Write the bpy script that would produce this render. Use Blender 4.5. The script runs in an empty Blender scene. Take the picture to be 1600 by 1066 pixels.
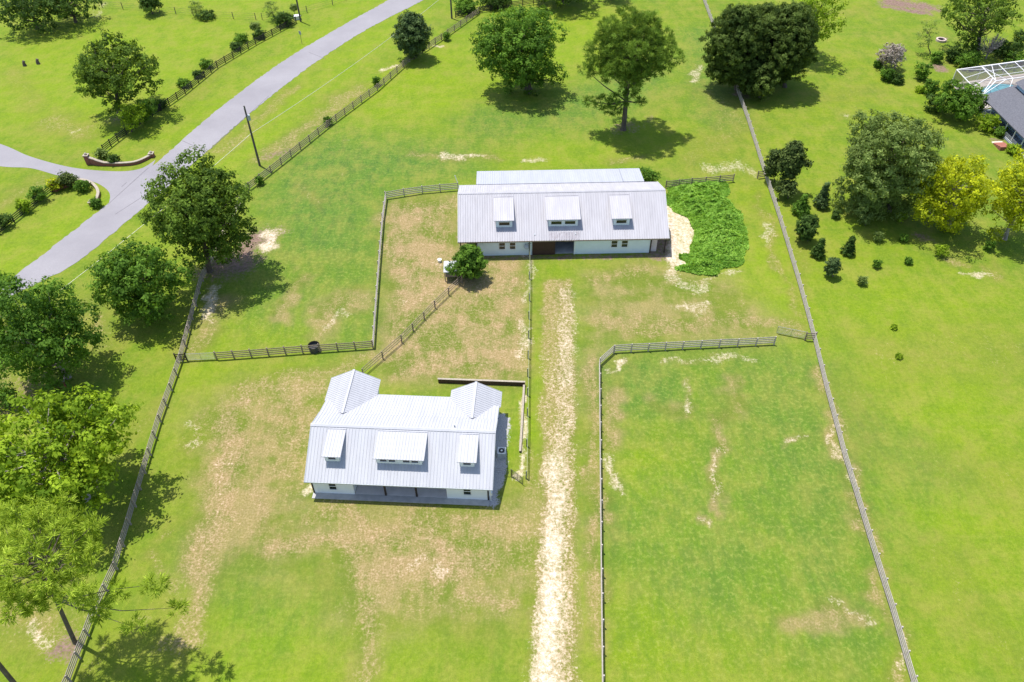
import bpy, math, random
import numpy as np
from mathutils import Vector, Matrix
from mathutils.geometry import tessellate_polygon
random.seed(7); rng = np.random.default_rng(11)
C = bpy.context.scene.collection
R = math.radians

# ---------------------------------------------------------------- camera, sky, sun, exposure
FPX, PITCH, ROLL, HC = 1235.0866, R(44.51706869), R(-.5558575), 70.0
cam = bpy.data.cameras.new('camera'); cam.sensor_width = 36.0; cam.lens = FPX/1600*36.0
cam.clip_start = .5; cam.clip_end = 6000
cam.shift_y = 0.0
co = bpy.data.objects.new('camera', cam); C.objects.link(co); bpy.context.scene.camera = co
co.matrix_world = Matrix.Translation((0, 0, HC)) @ Matrix.Rotation(math.pi/2-PITCH, 4, 'X') @ Matrix.Rotation(-ROLL*-1.0, 4, 'Z')
SUN = Vector((.2217, -.2026, -1)).normalized()
world = bpy.data.worlds.new("World"); bpy.context.scene.world = world; world.use_nodes = True
nt = world.node_tree; bg = nt.nodes['Background']; sk = nt.nodes.new('ShaderNodeTexSky')
sk.sky_type = 'NISHITA'; sk.sun_disc = False; sk.sun_elevation = R(73.3); sk.sun_rotation = math.atan2(-.2217, .2026)
nt.links.new(sk.outputs[0], bg.inputs[0]); bg.inputs[1].default_value = .15
sl = bpy.data.lights.new('sun', 'SUN'); sl.energy = 4.5; sl.angle = R(.5); sl.color = (1, .97, .92)
so = bpy.data.objects.new('sun', sl); C.objects.link(so); so.rotation_euler = SUN.to_track_quat('-Z', 'Y').to_euler(); so.location = (-30, 80, 150)
vs = bpy.context.scene.view_settings; vs.view_transform = 'Standard'; vs.look = 'None'; vs.exposure = .46; vs.gamma = 1

# ---------------------------------------------------------------- surveying: photo measurements to metres on the ground
def ray(px, py):
    cr, sr = math.cos(ROLL), math.sin(ROLL); u0, v0 = px-800, py-533
    u = u0*cr+v0*sr; v = -u0*sr+v0*cr; c, s = math.cos(PITCH), math.sin(PITCH)
    return Vector((u/FPX, c-v/FPX*s, -s-v/FPX*c))
def G(px, py, z=0.0):
    D = ray(px, py); t = (z-HC)/D.z; return Vector((D.x*t, D.y*t, z))
def YP(px, py, y):
    D = ray(px, py); t = y/D.y; return Vector((D.x*t, y, HC+D.z*t))
def depth(P): return P.y*math.cos(PITCH)-(P.z-HC)*math.sin(PITCH)
def mpp(P): return depth(P)/FPX          # metres per photo pixel at a point

# ---------------------------------------------------------------- materials
def newmat(n):
    m = bpy.data.materials.new(n); m.use_nodes = True; t = m.node_tree
    return m, t, t.nodes['Principled BSDF']
def nd(t, typ, **kw):
    n = t.nodes.new(typ)
    for k, v in kw.items():
        if k.startswith('i_'): n.inputs[k[2:].replace('_', ' ')].default_value = v
        else: setattr(n, k, v)
    return n
def ramp(t, fac, stops):
    r = t.nodes.new('ShaderNodeValToRGB'); e = r.color_ramp.elements
    while len(e) < len(stops): e.new(.5)
    for i, (p, c) in enumerate(stops):
        e[i].position = p; e[i].color = (*c, 1) if len(c) == 3 else c
    t.links.new(fac, r.inputs[0]); return r.outputs[0]
def math_(t, op, a, b=None, clamp=False):
    n = t.nodes.new('ShaderNodeMath'); n.operation = op; n.use_clamp = clamp
    for i, x in enumerate((a, b)):
        if x is None: continue
        if isinstance(x, (int, float)): n.inputs[i].default_value = x
        else: t.links.new(x, n.inputs[i])
    return n.outputs[0]
def mixc(t, f, a, b):
    n = t.nodes.new('ShaderNodeMix'); n.data_type = 'RGBA'
    for s, x in ((0, f), (6, a), (7, b)):
        if isinstance(x, (int, float)): n.inputs[s].default_value = x
        elif isinstance(x, tuple): n.inputs[s].default_value = (*x, 1)
        else: t.links.new(x, n.inputs[s])
    return n.outputs[2]
def noise(t, scale, vec=None, detail=4.0, rough=.55, typ=None):
    n = t.nodes.new('ShaderNodeTexNoise'); n.inputs['Scale'].default_value = scale
    n.inputs['Detail'].default_value = detail; n.inputs['Roughness'].default_value = rough
    if vec is not None: t.links.new(vec, n.inputs['Vector'])
    return n.outputs['Fac']
def objvec(t, sc=(1, 1, 1), rot=0):
    c = t.nodes.new('ShaderNodeNewGeometry'); m = t.nodes.new('ShaderNodeMapping')
    m.inputs['Scale'].default_value = sc; m.inputs['Rotation'].default_value = (0, 0, rot)
    t.links.new(c.outputs['Position'], m.inputs['Vector']); return m.outputs[0]
def bump(t, b, h, strength=.4, dist=.05):
    n = t.nodes.new('ShaderNodeBump'); n.inputs['Strength'].default_value = strength; n.inputs['Distance'].default_value = dist
    t.links.new(h, n.inputs['Height']); t.links.new(n.outputs[0], b.inputs['Normal'])
def simple(n, c1, c2=None, rough=.7, scale=3.0, metal=0.0, bmp=0.0, stretch=(1, 1, 1), spec=.4, lo=.3, hi=.7):
    m, t, b = newmat(n); v = objvec(t, stretch); f = noise(t, scale, v, 6, .6)
    c2 = c2 or tuple(x*.75 for x in c1)
    t.links.new(ramp(t, f, [(lo, c2), (hi, c1)]), b.inputs['Base Color'])
    b.inputs['Roughness'].default_value = rough; b.inputs['Metallic'].default_value = metal
    b.inputs['Specular IOR Level'].default_value = spec
    if bmp: bump(t, b, f, bmp, .03)
    return m
M = {}
M['fence_grey'] = simple('weathered_grey_board', (.50, .445, .40), (.32, .275, .24), .85, 5)
M['fence_brown'] = simple('weathered_brown_board', (.34, .27, .20), (.17, .13, .095), .85, 5)
M['fence_black'] = simple('black_stained_board', (.022, .02, .022), (.012, .011, .012), .7, 5)
M['wood_dark'] = simple('dark_stained_timber', (.05, .032, .024), (.03, .02, .016), .7, 4)
M['door_brown'] = simple('brown_plank', (.075, .035, .026), (.04, .02, .016), .7, 2.5, stretch=(6, 6, .6))
M['steel_dark'] = simple('dark_pipe', (.06, .055, .055), rough=.5)
M['steel_grey'] = simple('galvanised_pipe', (.42, .43, .42), rough=.45, metal=.4)
M['trim'] = simple('white_trim', (.78, .8, .8), (.7, .72, .72), .5, 4)
M['wall_blue'] = simple('pale_board_wall', (.74, .82, .86), (.66, .74, .79), .6, 1.2)
M['wall_white'] = simple('white_board_wall', (.84, .86, .86), (.78, .80, .81), .6, 1.2)
M['conc'] = simple('concrete', (.50, .48, .46), (.36, .35, .34), .9, 1.5, bmp=.1)
M['inner'] = simple('interior_wall', (.30, .24, .20), (.22, .18, .15), .9, 1)
M['dirt'] = simple('stable_dirt', (.22, .12, .085), (.15, .085, .06), .95, 1.5)
M['pole'] = simple('treated_pole', (.13, .11, .10), (.08, .07, .06), .85, 3, stretch=(1, 1, .2))
M['wire'] = simple('aluminium_wire', (.62, .60, .50), rough=.5, metal=.3)
M['brick'] = simple('red_brick', (.30, .12, .085), (.20, .075, .055), .85, 6)
M['cap'] = simple('pale_stone_cap', (.42, .36, .28), (.28, .24, .19), .85, 4)
M['bark'] = simple('bark', (.16, .125, .10), (.075, .058, .05), .95, 4, bmp=.6, stretch=(1, 1, .3))
M['bark_pale'] = simple('pale_bark', (.42, .37, .33), (.2, .17, .15), .95, 4, stretch=(1, 1, .3))
M['dead'] = simple('dead_branch', (.42, .36, .33), (.26, .21, .19), .9, 5)
M['bluegrey'] = simple('equipment_grey', (.45, .48, .50), rough=.5)
M['black'] = simple('black_plastic', (.018, .018, .02), rough=.4)
M['shingle'] = simple('grey_shingle', (.15, .15, .17), (.085, .085, .10), .9, 5, bmp=.2)
M['redpaver'] = simple('red_paver', (.38, .14, .10), (.24, .09, .065), .9, 4)
M['cream'] = simple('cream_deck', (.72, .64, .54), (.62, .54, .45), .9, 2)
M['rust'] = simple('rusty_metal', (.30, .085, .05), (.12, .05, .04), .8, 3)
M['white'] = simple('white_plastic', (.8, .8, .8), (.75, .75, .75), .4)
def mat_glass():
    m, t, b = newmat('window_glass'); b.inputs['Base Color'].default_value = (.012, .018, .02, 1)
    b.inputs['Roughness'].default_value = .12; b.inputs['Specular IOR Level'].default_value = .7; return m
M['glass'] = mat_glass()
def mat_metal_roof(name, base, dirty, rough):
    m, t, b = newmat(name); v = objvec(t, (1.4, .22, .3)); f = noise(t, 1.2, v, 6, .6)
    f2 = noise(t, .18, objvec(t), 3, .5)
    c = mixc(t, ramp(t, f, [(.35, (0, 0, 0)), (.75, (1, 1, 1))]), base, dirty)
    c = mixc(t, ramp(t, f2, [(.4, (0, 0, 0)), (.8, (.35, .35, .35))]), c, dirty)
    t.links.new(c, b.inputs['Base Color']); b.inputs['Roughness'].default_value = rough
    b.inputs['Metallic'].default_value = 0; b.inputs['Specular IOR Level'].default_value = .25
    return m
M['roof_n'] = mat_metal_roof('white_metal_roofing', (.455, .455, .48), (.39, .39, .415), .6)
M['roof_f'] = mat_metal_roof('weathered_metal_roofing', (.45, .435, .46), (.37, .355, .375), .6)
M['roof_l'] = mat_metal_roof('galvanised_lean_to_roofing', (.40, .41, .455), (.345, .355, .395), .6)
def mat_stain():
    m, t, b = newmat('runoff_stain'); f = noise(t, 3, objvec(t, (2.5, .25, 1)), 5, .7)
    t.links.new(ramp(t, f, [(.35, (.22, .19, .21)), (.6, (.42, .40, .43))]), b.inputs['Base Color']); b.inputs['Roughness'].default_value = .6; return m
M['stain'] = mat_stain()
def mat_leaf(name, dark, light, transl=.36, rough=.5):
    m = bpy.data.materials.new(name); m.use_nodes = True; t = m.node_tree; b = t.nodes['Principled BSDF']; out = t.nodes['Material Output']
    a = nd(t, 'ShaderNodeAttribute', attribute_name='tint')
    c = ramp(t, a.outputs['Fac'], [(0.0, dark), (.55, tuple((x+y)/2 for x, y in zip(dark, light))), (1.0, light)])
    t.links.new(c, b.inputs['Base Color']); b.inputs['Roughness'].default_value = .75; b.inputs['Specular IOR Level'].default_value = .12
    tr = t.nodes.new('ShaderNodeBsdfTranslucent'); cc = mixc(t, .55, c, (light[0]*1.5, light[1]*1.45, light[2]*.6)); t.links.new(cc, tr.inputs[0])
    mx = t.nodes.new('ShaderNodeMixShader'); mx.inputs[0].default_value = transl
    t.links.new(b.outputs[0], mx.inputs[1]); t.links.new(tr.outputs[0], mx.inputs[2]); t.links.new(mx.outputs[0], out.inputs[0]); return m
L = {
 'oak': mat_leaf('oak_leaf', (.026, .056, .008), (.185, .285, .036)),
 'dark': mat_leaf('evergreen_leaf', (.020, .048, .010), (.12, .20, .040)),
 'mid': mat_leaf('green_leaf', (.032, .080, .010), (.185, .33, .038)),
 'lime': mat_leaf('bright_leaf', (.09, .165, .010), (.36, .49, .030), .35),
 'pine': mat_leaf('pine_needle', (.042, .088, .012), (.24, .36, .055)),
 'pine_l': mat_leaf('pale_pine_needle', (.13, .20, .015), (.46, .58, .065), .32),
 'olive': mat_leaf('olive_leaf', (.065, .105, .022), (.31, .40, .11)),
 'gold': mat_leaf('golden_leaf', (.15, .21, .010), (.58, .61, .018), .35),
 'cedar': mat_leaf('cedar_leaf', (.026, .052, .010), (.155, .22, .044)),
 'mag': mat_leaf('magnolia_leaf', (.030, .055, .014), (.145, .19, .045), .15, .35),
 'grey': mat_leaf('pale_blossom', (.24, .20, .17), (.46, .40, .35), .2),
 'vine': mat_leaf('vine_leaf', (.12, .27, .030), (.38, .58, .10), .4),
 'bluish': mat_leaf('blue_green_leaf', (.045, .080, .030), (.15, .22, .075)),
}

# ---------------------------------------------------------------- helpers
def tag(o, label=None, cat=None, group=None, kind=None):
    if label: o['label'] = label
    if cat: o['category'] = cat
    if group: o['group'] = group
    if kind: o['kind'] = kind
    return o
def empty(name, loc, rz=0, label=None, cat=None, group=None):
    o = bpy.data.objects.new(name, None); C.objects.link(o); o.location = loc; o.rotation_euler = (0, 0, rz)
    o.empty_display_size = .3
    return tag(o, label, cat, group)
class MB:
    def __init__(s): s.v = []; s.f = []
    def add(s, vs_, fs_):
        n = len(s.v); s.v += [tuple(x) for x in vs_]; s.f += [tuple(n+i for i in f) for f in fs_]; return s
    def box(s, x0, x1, y0, y1, z0, z1):
        return s.add([(x0,y0,z0),(x1,y0,z0),(x1,y1,z0),(x0,y1,z0),(x0,y0,z1),(x1,y0,z1),(x1,y1,z1),(x0,y1,z1)],
                     [(0,3,2,1),(4,5,6,7),(0,1,5,4),(1,2,6,5),(2,3,7,6),(3,0,4,7)])
    def bar(s, a, b, w, h, up=(0, 0, 1)):
        a = Vector(a); b = Vector(b); d = (b-a).normalized(); u = Vector(up)
        sd = d.cross(u)
        if sd.length < 1e-4: sd = d.cross(Vector((0, 1, 0)))
        sd.normalize(); u = sd.cross(d).normalized(); pts = []
        for p in (a, b):
            for i, j in ((-1,-1),(1,-1),(1,1),(-1,1)): pts.append(p+sd*(w/2*i)+u*(h/2*j))
        return s.add(pts, [(0,3,2,1),(4,5,6,7),(0,1,5,4),(1,2,6,5),(2,3,7,6),(3,0,4,7)])
    def tube(s, pts, rad, n=6, cap=True):
        pts = [Vector(p) for p in pts]; rad = rad if isinstance(rad, (list, tuple)) else [rad]*len(pts)
        ring = []; base = len(s.v); prev = None
        for i, p in enumerate(pts):
            d = (pts[min(i+1, len(pts)-1)]-pts[max(i-1, 0)]).normalized()
            a = d.orthogonal().normalized() if prev is None else (prev-d*prev.dot(d)).normalized()
            prev = a; b = d.cross(a)
            for k in range(n):
                q = 2*math.pi*k/n; s.v.append(tuple(p+(a*math.cos(q)+b*math.sin(q))*rad[i]))
        for i in range(len(pts)-1):
            for k in range(n):
                k2 = (k+1) % n; s.f.append((base+i*n+k, base+i*n+k2, base+(i+1)*n+k2, base+(i+1)*n+k))
        if cap:
            s.f.append(tuple(base+k for k in reversed(range(n)))); e = base+(len(pts)-1)*n; s.f.append(tuple(e+k for k in range(n)))
        return s
    def prism(s, poly, y0, y1, axis='y'):     # poly of (a,b) extruded
        n = len(poly)
        if axis == 'y': P = [(a, y0, b) for a, b in poly]+[(a, y1, b) for a, b in poly]
        elif axis == 'x': P = [(y0, a, b) for a, b in poly]+[(y1, a, b) for a, b in poly]
        else: P = [(a, b, y0) for a, b in poly]+[(a, b, y1) for a, b in poly]
        F = [tuple(range(n)), tuple(reversed(range(n, 2*n)))]+[(i, i+n, (i+1) % n+n, (i+1) % n) for i in range(n)]
        return s.add(P, F)
    def build(s, name, mat, parent=None, smooth=False, fix=True):
        me = bpy.data.meshes.new(name); me.from_pydata(s.v, [], s.f); me.materials.append(mat)
        if fix:
            import bmesh
            bm = bmesh.new(); bm.from_mesh(me); bmesh.ops.recalc_face_normals(bm, faces=bm.faces); bm.to_mesh(me); bm.free()
        if smooth: me.polygons.foreach_set('use_smooth', [True]*len(me.polygons))
        me.update(); o = bpy.data.objects.new(name, me); C.objects.link(o)
        if parent: o.parent = parent
        return o
def flat(name, poly, z, mat, kind='structure', label=None, cat=None):
    vv = [Vector((p.x, p.y, 0)) for p in poly]; tr = tessellate_polygon([vv])
    me = bpy.data.meshes.new(name); fs_ = []
    for a, b, c in tr:
        if (vv[b]-vv[a]).cross(vv[c]-vv[a]).z < 0: a, b = b, a
        fs_.append((a, b, c))
    me.from_pydata([(p.x, p.y, z) for p in vv], [], fs_); me.materials.append(mat)
    o = bpy.data.objects.new(name, me); C.objects.link(o); tag(o, label, cat, kind=kind); return o
def smooth_line(pts, n=6):
    out = []
    for i in range(len(pts)-1):
        p0 = pts[max(i-1, 0)]; p1 = pts[i]; p2 = pts[i+1]; p3 = pts[min(i+2, len(pts)-1)]
        for k in range(n):
            t = k/n; out.append(.5*((2*p1)+(-p0+p2)*t+(2*p0-5*p1+4*p2-p3)*t*t+(-p0+3*p1-3*p2+p3)*t**3))
    out.append(pts[-1]); return out
def GL(*pp): return [G(a, b) for a, b in pp]

# ---------------------------------------------------------------- ground sheet with its natural patches
def axis(lo, hi, st, far):
    core = np.arange(lo, hi+.01, st); out = []; d = st; x = hi
    while x < far: d *= 1.35; x += d; out.append(x)
    neg = []; d = st; x = lo
    while x > -far: d *= 1.35; x -= d; neg.append(x)
    return np.array(neg[::-1]+list(core)+out)
XS = axis(-140, 140, .5, 2500); YS = axis(20, 205, .5, 2500)
X, Y = np.meshgrid(XS, YS); 
def vnoise(x, y, sc, seed):
    r = np.random.default_rng(seed); N = 256; T = r.random((N, N)); u = x*sc; v = y*sc
    i = np.floor(u).astype(int); j = np.floor(v).astype(int); fu = u-i; fv = v-j; fu = fu*fu*(3-2*fu); fv = fv*fv*(3-2*fv)
    g = lambda a, b: T[a % N, b % N]
    return (g(i, j)*(1-fu)+g(i+1, j)*fu)*(1-fv)+(g(i, j+1)*(1-fu)+g(i+1, j+1)*fu)*fv
WX = X+(vnoise(X, Y, .22, 1)-.5)*2.4+(vnoise(X, Y, .8, 2)-.5)*1.6
WY = Y+(vnoise(X, Y, .22, 3)-.5)*2.4+(vnoise(X, Y, .8, 4)-.5)*1.6
WX2 = X+(vnoise(X, Y, .6, 5)-.5)*.9; WY2 = Y+(vnoise(X, Y, .6, 6)-.5)*.9
masks = {k: np.zeros_like(X) for k in ('dry', 'sand', 'lush', 'lime', 'mulch', 'rough')}
def segd(PX, PY, pts):
    best = np.full(PX.shape, 1e9)
    if len(pts) == 1: return np.hypot(PX-pts[0].x, PY-pts[0].y)
    for a, b in zip(pts[:-1], pts[1:]):
        dx, dy = b.x-a.x, b.y-a.y; l = dx*dx+dy*dy+1e-9
        t = np.clip(((PX-a.x)*dx+(PY-a.y)*dy)/l, 0, 1)
        best = np.minimum(best, np.hypot(PX-a.x-t*dx, PY-a.y-t*dy))
    return best
def stroke(kind, w, s, *pp, tight=False, soft=.95):
    pts = GL(*pp); d = segd(WX2 if tight else WX, WY2 if tight else WY, pts)
    m = np.clip((w*(1+soft)-d)/(w*2*soft), 0, 1); m = m*m*(3-2*m)*s
    masks[kind] = np.maximum(masks[kind], m)
def area(kind, s, *pp, feather=3.0):
    P = GL(*pp); ins = np.zeros(X.shape, bool); n = len(P)
    for i in range(n):
        a, b = P[i], P[(i+1) % n]
        if abs(a.y-b.y) < 1e-9: continue
        c = ((a.y > WY2) != (b.y > WY2)) & (WX2 < (b.x-a.x)*(WY2-a.y)/(b.y-a.y)+a.x); ins ^= c
    d = segd(WX2, WY2, P+[P[0]]); sd = np.where(ins, d, -d); m = np.clip(sd/feather*.5+.5, 0, 1)*s
    masks[kind] = np.maximum(masks[kind], m)
# driveway
stroke('dry', 2.2, 1.0, (872,450),(872,600),(870,800),(866,1066),(860,1300), soft=.35, tight=True)
stroke('sand', 1.5, .50, (885,455),(885,560),(882,650),(880,740),(878,830),(876,930),(880,1066),(880,1250), tight=True, soft=.8)
stroke('sand', 1.6, .36, (862,560),(862,700),(862,760),(860,830),(856,930),(850,1066),(848,1250), tight=True, soft=.8)
stroke('sand', 1.5, .78, (868,720),(866,880),(860,960),(852,1066),(850,1250), tight=True, soft=.8)
stroke('sand', 1.3, .98, (866,850),(860,960),(850,1066),(848,1250), tight=True); stroke('sand', .7, .62, (886,515),(886,560),(883,600), tight=True)
# yard between the barns
area('dry', .74, (606,312),(714,305),(720,400),(822,400),(820,602),(600,600),(592,560), feather=2)
area('rough', .8, (606,312),(714,305),(720,400),(822,400),(820,602),(600,600),(592,560), feather=2)
for a in [((640,450),(668,400),(690,350)), ((650,470),(690,450)), ((690,400),(690,430),(712,440)), ((610,340),(625,420)), ((745,455),(800,440)), ((665,500),(720,480)), ((620,580),(700,560),(770,575)), ((805,500),(815,560),(800,480)), ((650,345),(700,320)), ((630,400),(640,440))]:
    stroke('dry', 1.7, .88, *a)
stroke('sand', .7, .6, (812,500),(815,550)); stroke('sand', .5, .6, (820,400),(824,470)); stroke('sand', .9, .45, (640,470)); stroke('sand', .8, .5, (687,408))
# lower left yard
area('dry', .50, (300,640),(400,600),(500,590),(490,800),(840,760),(845,930),(560,1010),(520,900),(330,900),(290,760), feather=5)
area('rough', .7, (300,640),(400,600),(500,590),(490,800),(840,760),(845,930),(560,1010),(520,900),(330,900),(290,760), feather=5)
stroke('dry', 2.1, 1.0, (375,620),(360,680),(345,760),(335,830),(318,880),(305,950),(290,1010))
stroke('sand', .9, .3, (352,720),(340,790),(325,860)); stroke('dry', 2.2, .9, (380,610),(440,600),(500,605))
stroke('dry', 1.4, .85, (440,590),(540,572),(600,560)); stroke('dry', 1.2, .8, (430,670),(470,700)); stroke('dry', 2, .85, (460,620),(470,680),(450,740))
stroke('dry', 1.8, .9, (420,870),(480,850),(560,860)); stroke('dry', 2.4, .95, (520,800),(620,830),(740,880),(690,900)); stroke('dry', 2.2, .9, (560,900),(640,890),(700,890))
stroke('sand', .6, .5, (640,892),(700,895)); stroke('dry', 1.2, .9, (735,930),(790,940)); stroke('dry', 1.4, .85, (570,940),(575,1000),(560,1066))
stroke('dry', 2.6, .8, (640,800),(830,830)); stroke('dry', 1.2, .7, (830,700),(832,850)); stroke('dry', 1, .8, (395,760),(400,820)); stroke('dry', 1.2, .7, (300,700),(320,640))
stroke('sand', .5, .5, (300,650),(310,700)); stroke('dry', .8, .7, (245,850),(255,920))
stroke('lime', 7, .8, (230,1020),(400,1010),(560,1040)); stroke('lush', 3, .4, (330,880),(420,900)); stroke('lush', 4, .35, (430,960),(520,940))
stroke('lime', 4, .5, (300,600),(420,580),(560,600)); stroke('lime', 2.5, .6, (270,800),(290,650)); stroke('lush', 2, .5, (475,790),(470,810))
stroke('dry', 6, .70, (560,830),(700,850),(800,850)); stroke('dry', 5, .66, (360,650),(420,620),(480,640),(470,740)); stroke('dry', 4, .6, (350,700),(340,800)); stroke('dry', 4, .6, (570,940),(760,930))
# right of the driveway
area('dry', .46, (905,425),(1030,410),(1150,430),(1240,520),(1200,545),(960,540),(935,575),(935,900),(905,1000), feather=3)
area('rough', .6, (905,425),(1030,410),(1150,430),(1240,520),(1200,545),(960,540),(935,575),(935,900),(905,1000), feather=3)
stroke('dry', 1.5, .8, (930,500),(1060,505),(1180,505),(1240,510)); stroke('dry', 1, .85, (985,516),(1080,508)); stroke('dry', 1.4, .8, (930,440),(1010,425)); stroke('dry', 1.0, .85, (925,560),(930,800),(932,1000))
stroke('lime', 6, .8, (1165,430),(1190,480),(1230,500)); stroke('lush', 3, .4, (915,470),(960,470)); stroke('lime', 1.6, .8, (838,520),(836,620),(835,740)); stroke('lime', 1.8, .7, (912,880),(912,1000))
stroke('sand', 1.1, .6, (1050,415),(1075,437),(1095,455)); stroke('sand', .8, .5, (1090,450),(1110,430),(1160,420)); stroke('sand', .8, .45, (1065,470),(1085,490)); stroke('sand', .5, .6, (1045,475),(1100,480)); stroke('sand', .6, .7, (1080,480))
stroke('sand', 2.0, .92, (1050,325),(1060,345),(1065,370),(1062,400), soft=.3); stroke('mulch', 1.2, .8, (1040,350),(1045,375),(1040,398), soft=.3, tight=True)
stroke('sand', .7, .6, (1195,350),(1205,380)); stroke('dry', .8, .6, (1185,300),(1190,340))
# right paddock
stroke('lush', 5, .75, (965,590),(1020,590)); stroke('lush', 9, .55, (1200,600),(1250,690),(1240,760)); stroke('lush', 5, .6, (1110,800),(1150,860),(1110,900)); stroke('lush', 5, .5, (970,830),(1030,860)); stroke('lush', 5, .5, (1260,850),(1290,950)); stroke('lush', 3, .6, (1170,560),(1260,570)); stroke('lush', 3, .6, (960,570),(985,640))
area('rough', .55, (945,575),(1210,550),(1275,560),(1400,1066),(945,1066), feather=2)
stroke('dry', .7, .75, (1138,650),(1132,690),(1122,740),(1128,790)); stroke('sand', .45, .55, (1130,700),(1124,750),(1130,780)); stroke('dry', .8, .5, (1135,590),(1142,640))
stroke('sand', .5, .8, (955,575),(985,562)); stroke('dry', 1.0, .8, (955,610),(955,660),(950,700)); stroke('sand', .7, .7, (955,720),(962,760),(975,770)); stroke('sand', .6, .5, (1040,560),(1120,558),(1180,560)); stroke('dry', 1, .45, (1020,620),(1090,640)); stroke('sand', .5, .6, (1090,640),(1080,590))
stroke('sand', .5, .6, (1235,690),(1260,690)); stroke('sand', .6, .6, (1310,930),(1345,960)); stroke('dry', 1, .6, (1230,970),(1330,950)); stroke('sand', .4, .6, (1090,815),(1100,825))
stroke('dry', .8, .85, (1272,570),(1310,690),(1345,800),(1385,930),(1410,1066)); stroke('sand', .35, .6, (1305,670),(1320,740)); stroke('sand', .35, .6, (1395,1000),(1410,1050))
stroke('dry', .7, .75, (1195,330),(1225,430),(1260,500))
stroke('lime', 6, .6, (1000,740),(1060,780),(1050,900)); stroke('lime', 5, .6, (1170,760),(1200,900)); stroke('lime', 6, .6, (1010,950),(1060,1040))
# field right of the long fence
area('lime', .65, (1290,450),(1420,430),(1600,470),(1600,1066),(1450,1066),(1290,560), feather=6)
stroke('dry', 5, .45, (1400,560),(1560,545)); stroke('dry', 3.5, .40, (1450,720),(1600,760)); stroke('dry', 3, .45, (1480,880),(1510,950)); stroke('dry', 3, .4, (1320,600),(1350,700)); stroke('dry', 2, .5, (1560,555),(1600,550)); stroke('dry', 2, .45, (1560,1000),(1600,1030))
stroke('lush', 4, .4, (1340,660),(1440,740)); stroke('dry', 1.0, .9, (1480,400),(1510,412)); stroke('sand', .6, .7, (1512,428),(1552,435)); stroke('dry', .8, .8, (1540,420),(1562,440)); stroke('mulch', 1.2, .75, (1447,373)); stroke('dry', 1.0, .5, (1240,350),(1260,450))
stroke('dry', 2, .45, (1290,150),(1370,145)); stroke('sand', .8, .5, (1315,178)); stroke('dry', 2, .4, (1330,20),(1360,12)); stroke('dry', 2, .4, (1540,240),(1500,270))
stroke('mulch', 3.2, 1, (1395,2),(1445,10)); stroke('mulch', 1.5, 1, (1390,12),(1440,20)); stroke('mulch', 1.3, .9, (1462,104),(1478,106)); stroke('mulch', 1.5, .7, (1480,130),(1495,135)); stroke('mulch', .9, .8, (1565,215),(1580,222)); stroke('mulch', 1, .7, (1470,62))
# upper fields
area('lush', .80, (400,300),(430,250),(520,195),(600,215),(730,230),(735,270),(610,300),(600,330),(590,420),(430,420),(410,350), feather=6)
stroke('lush', 6, .6, (900,180),(1000,120)); stroke('lush', 6, .55, (760,190),(900,190)); stroke('lush', 5, .5, (1090,60),(1130,180)); stroke('lush', 7, .5, (450,470),(560,420),(580,500))
stroke('lime', 8, .8, (560,190),(640,130),(720,80)); stroke('lime', 7, .8, (640,170),(740,120)); stroke('lime', 8, .8, (890,90),(900,30)); stroke('lime', 6, .7, (860,230),(1000,225)); stroke('lime', 5, .6, (380,520),(450,500))
stroke('sand', .8, .7, (690,241),(745,247)); stroke('dry', 1.2, .8, (640,240),(780,250)); stroke('sand', .8, .65, (820,250),(850,250)); stroke('dry', 1, .75, (950,255),(1010,250)); stroke('dry', 3, .55, (1080,250),(1165,200),(1100,140)); stroke('sand', 1.8, .52, (1110,268),(1150,262),(1178,270)); stroke('sand', .8, .6, (1090,105),(1085,125)); stroke('dry', 1, .6, (1130,170),(1120,200))
stroke('mulch', 3.2, .9, (345,420),(375,400),(405,375)); stroke('sand', 1.1, .95, (422,365),(430,385)); stroke('sand', 1.0, .85, (330,455),(322,500)); stroke('dry', 2, .8, (335,480),(300,540)); stroke('mulch', 1.6, .7, (975,200),(985,195)); stroke('mulch', 2, .5, (1010,185)); stroke('mulch', 1.2, .8, (1140,145),(1160,150))
stroke('sand', .7, .6, (505,520),(540,490)); stroke('dry', 2, .75, (500,530),(520,480),(560,470)); stroke('dry', 1.2, .7, (480,430),(440,500)); stroke('dry', 1, .6, (470,290),(500,330)); stroke('dry', .8, .6, (535,270)); stroke('sand', .5, .6, (545,219))
area('rough', .5, (325,450),(420,400),(600,330),(585,535),(300,545), feather=4)
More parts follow.
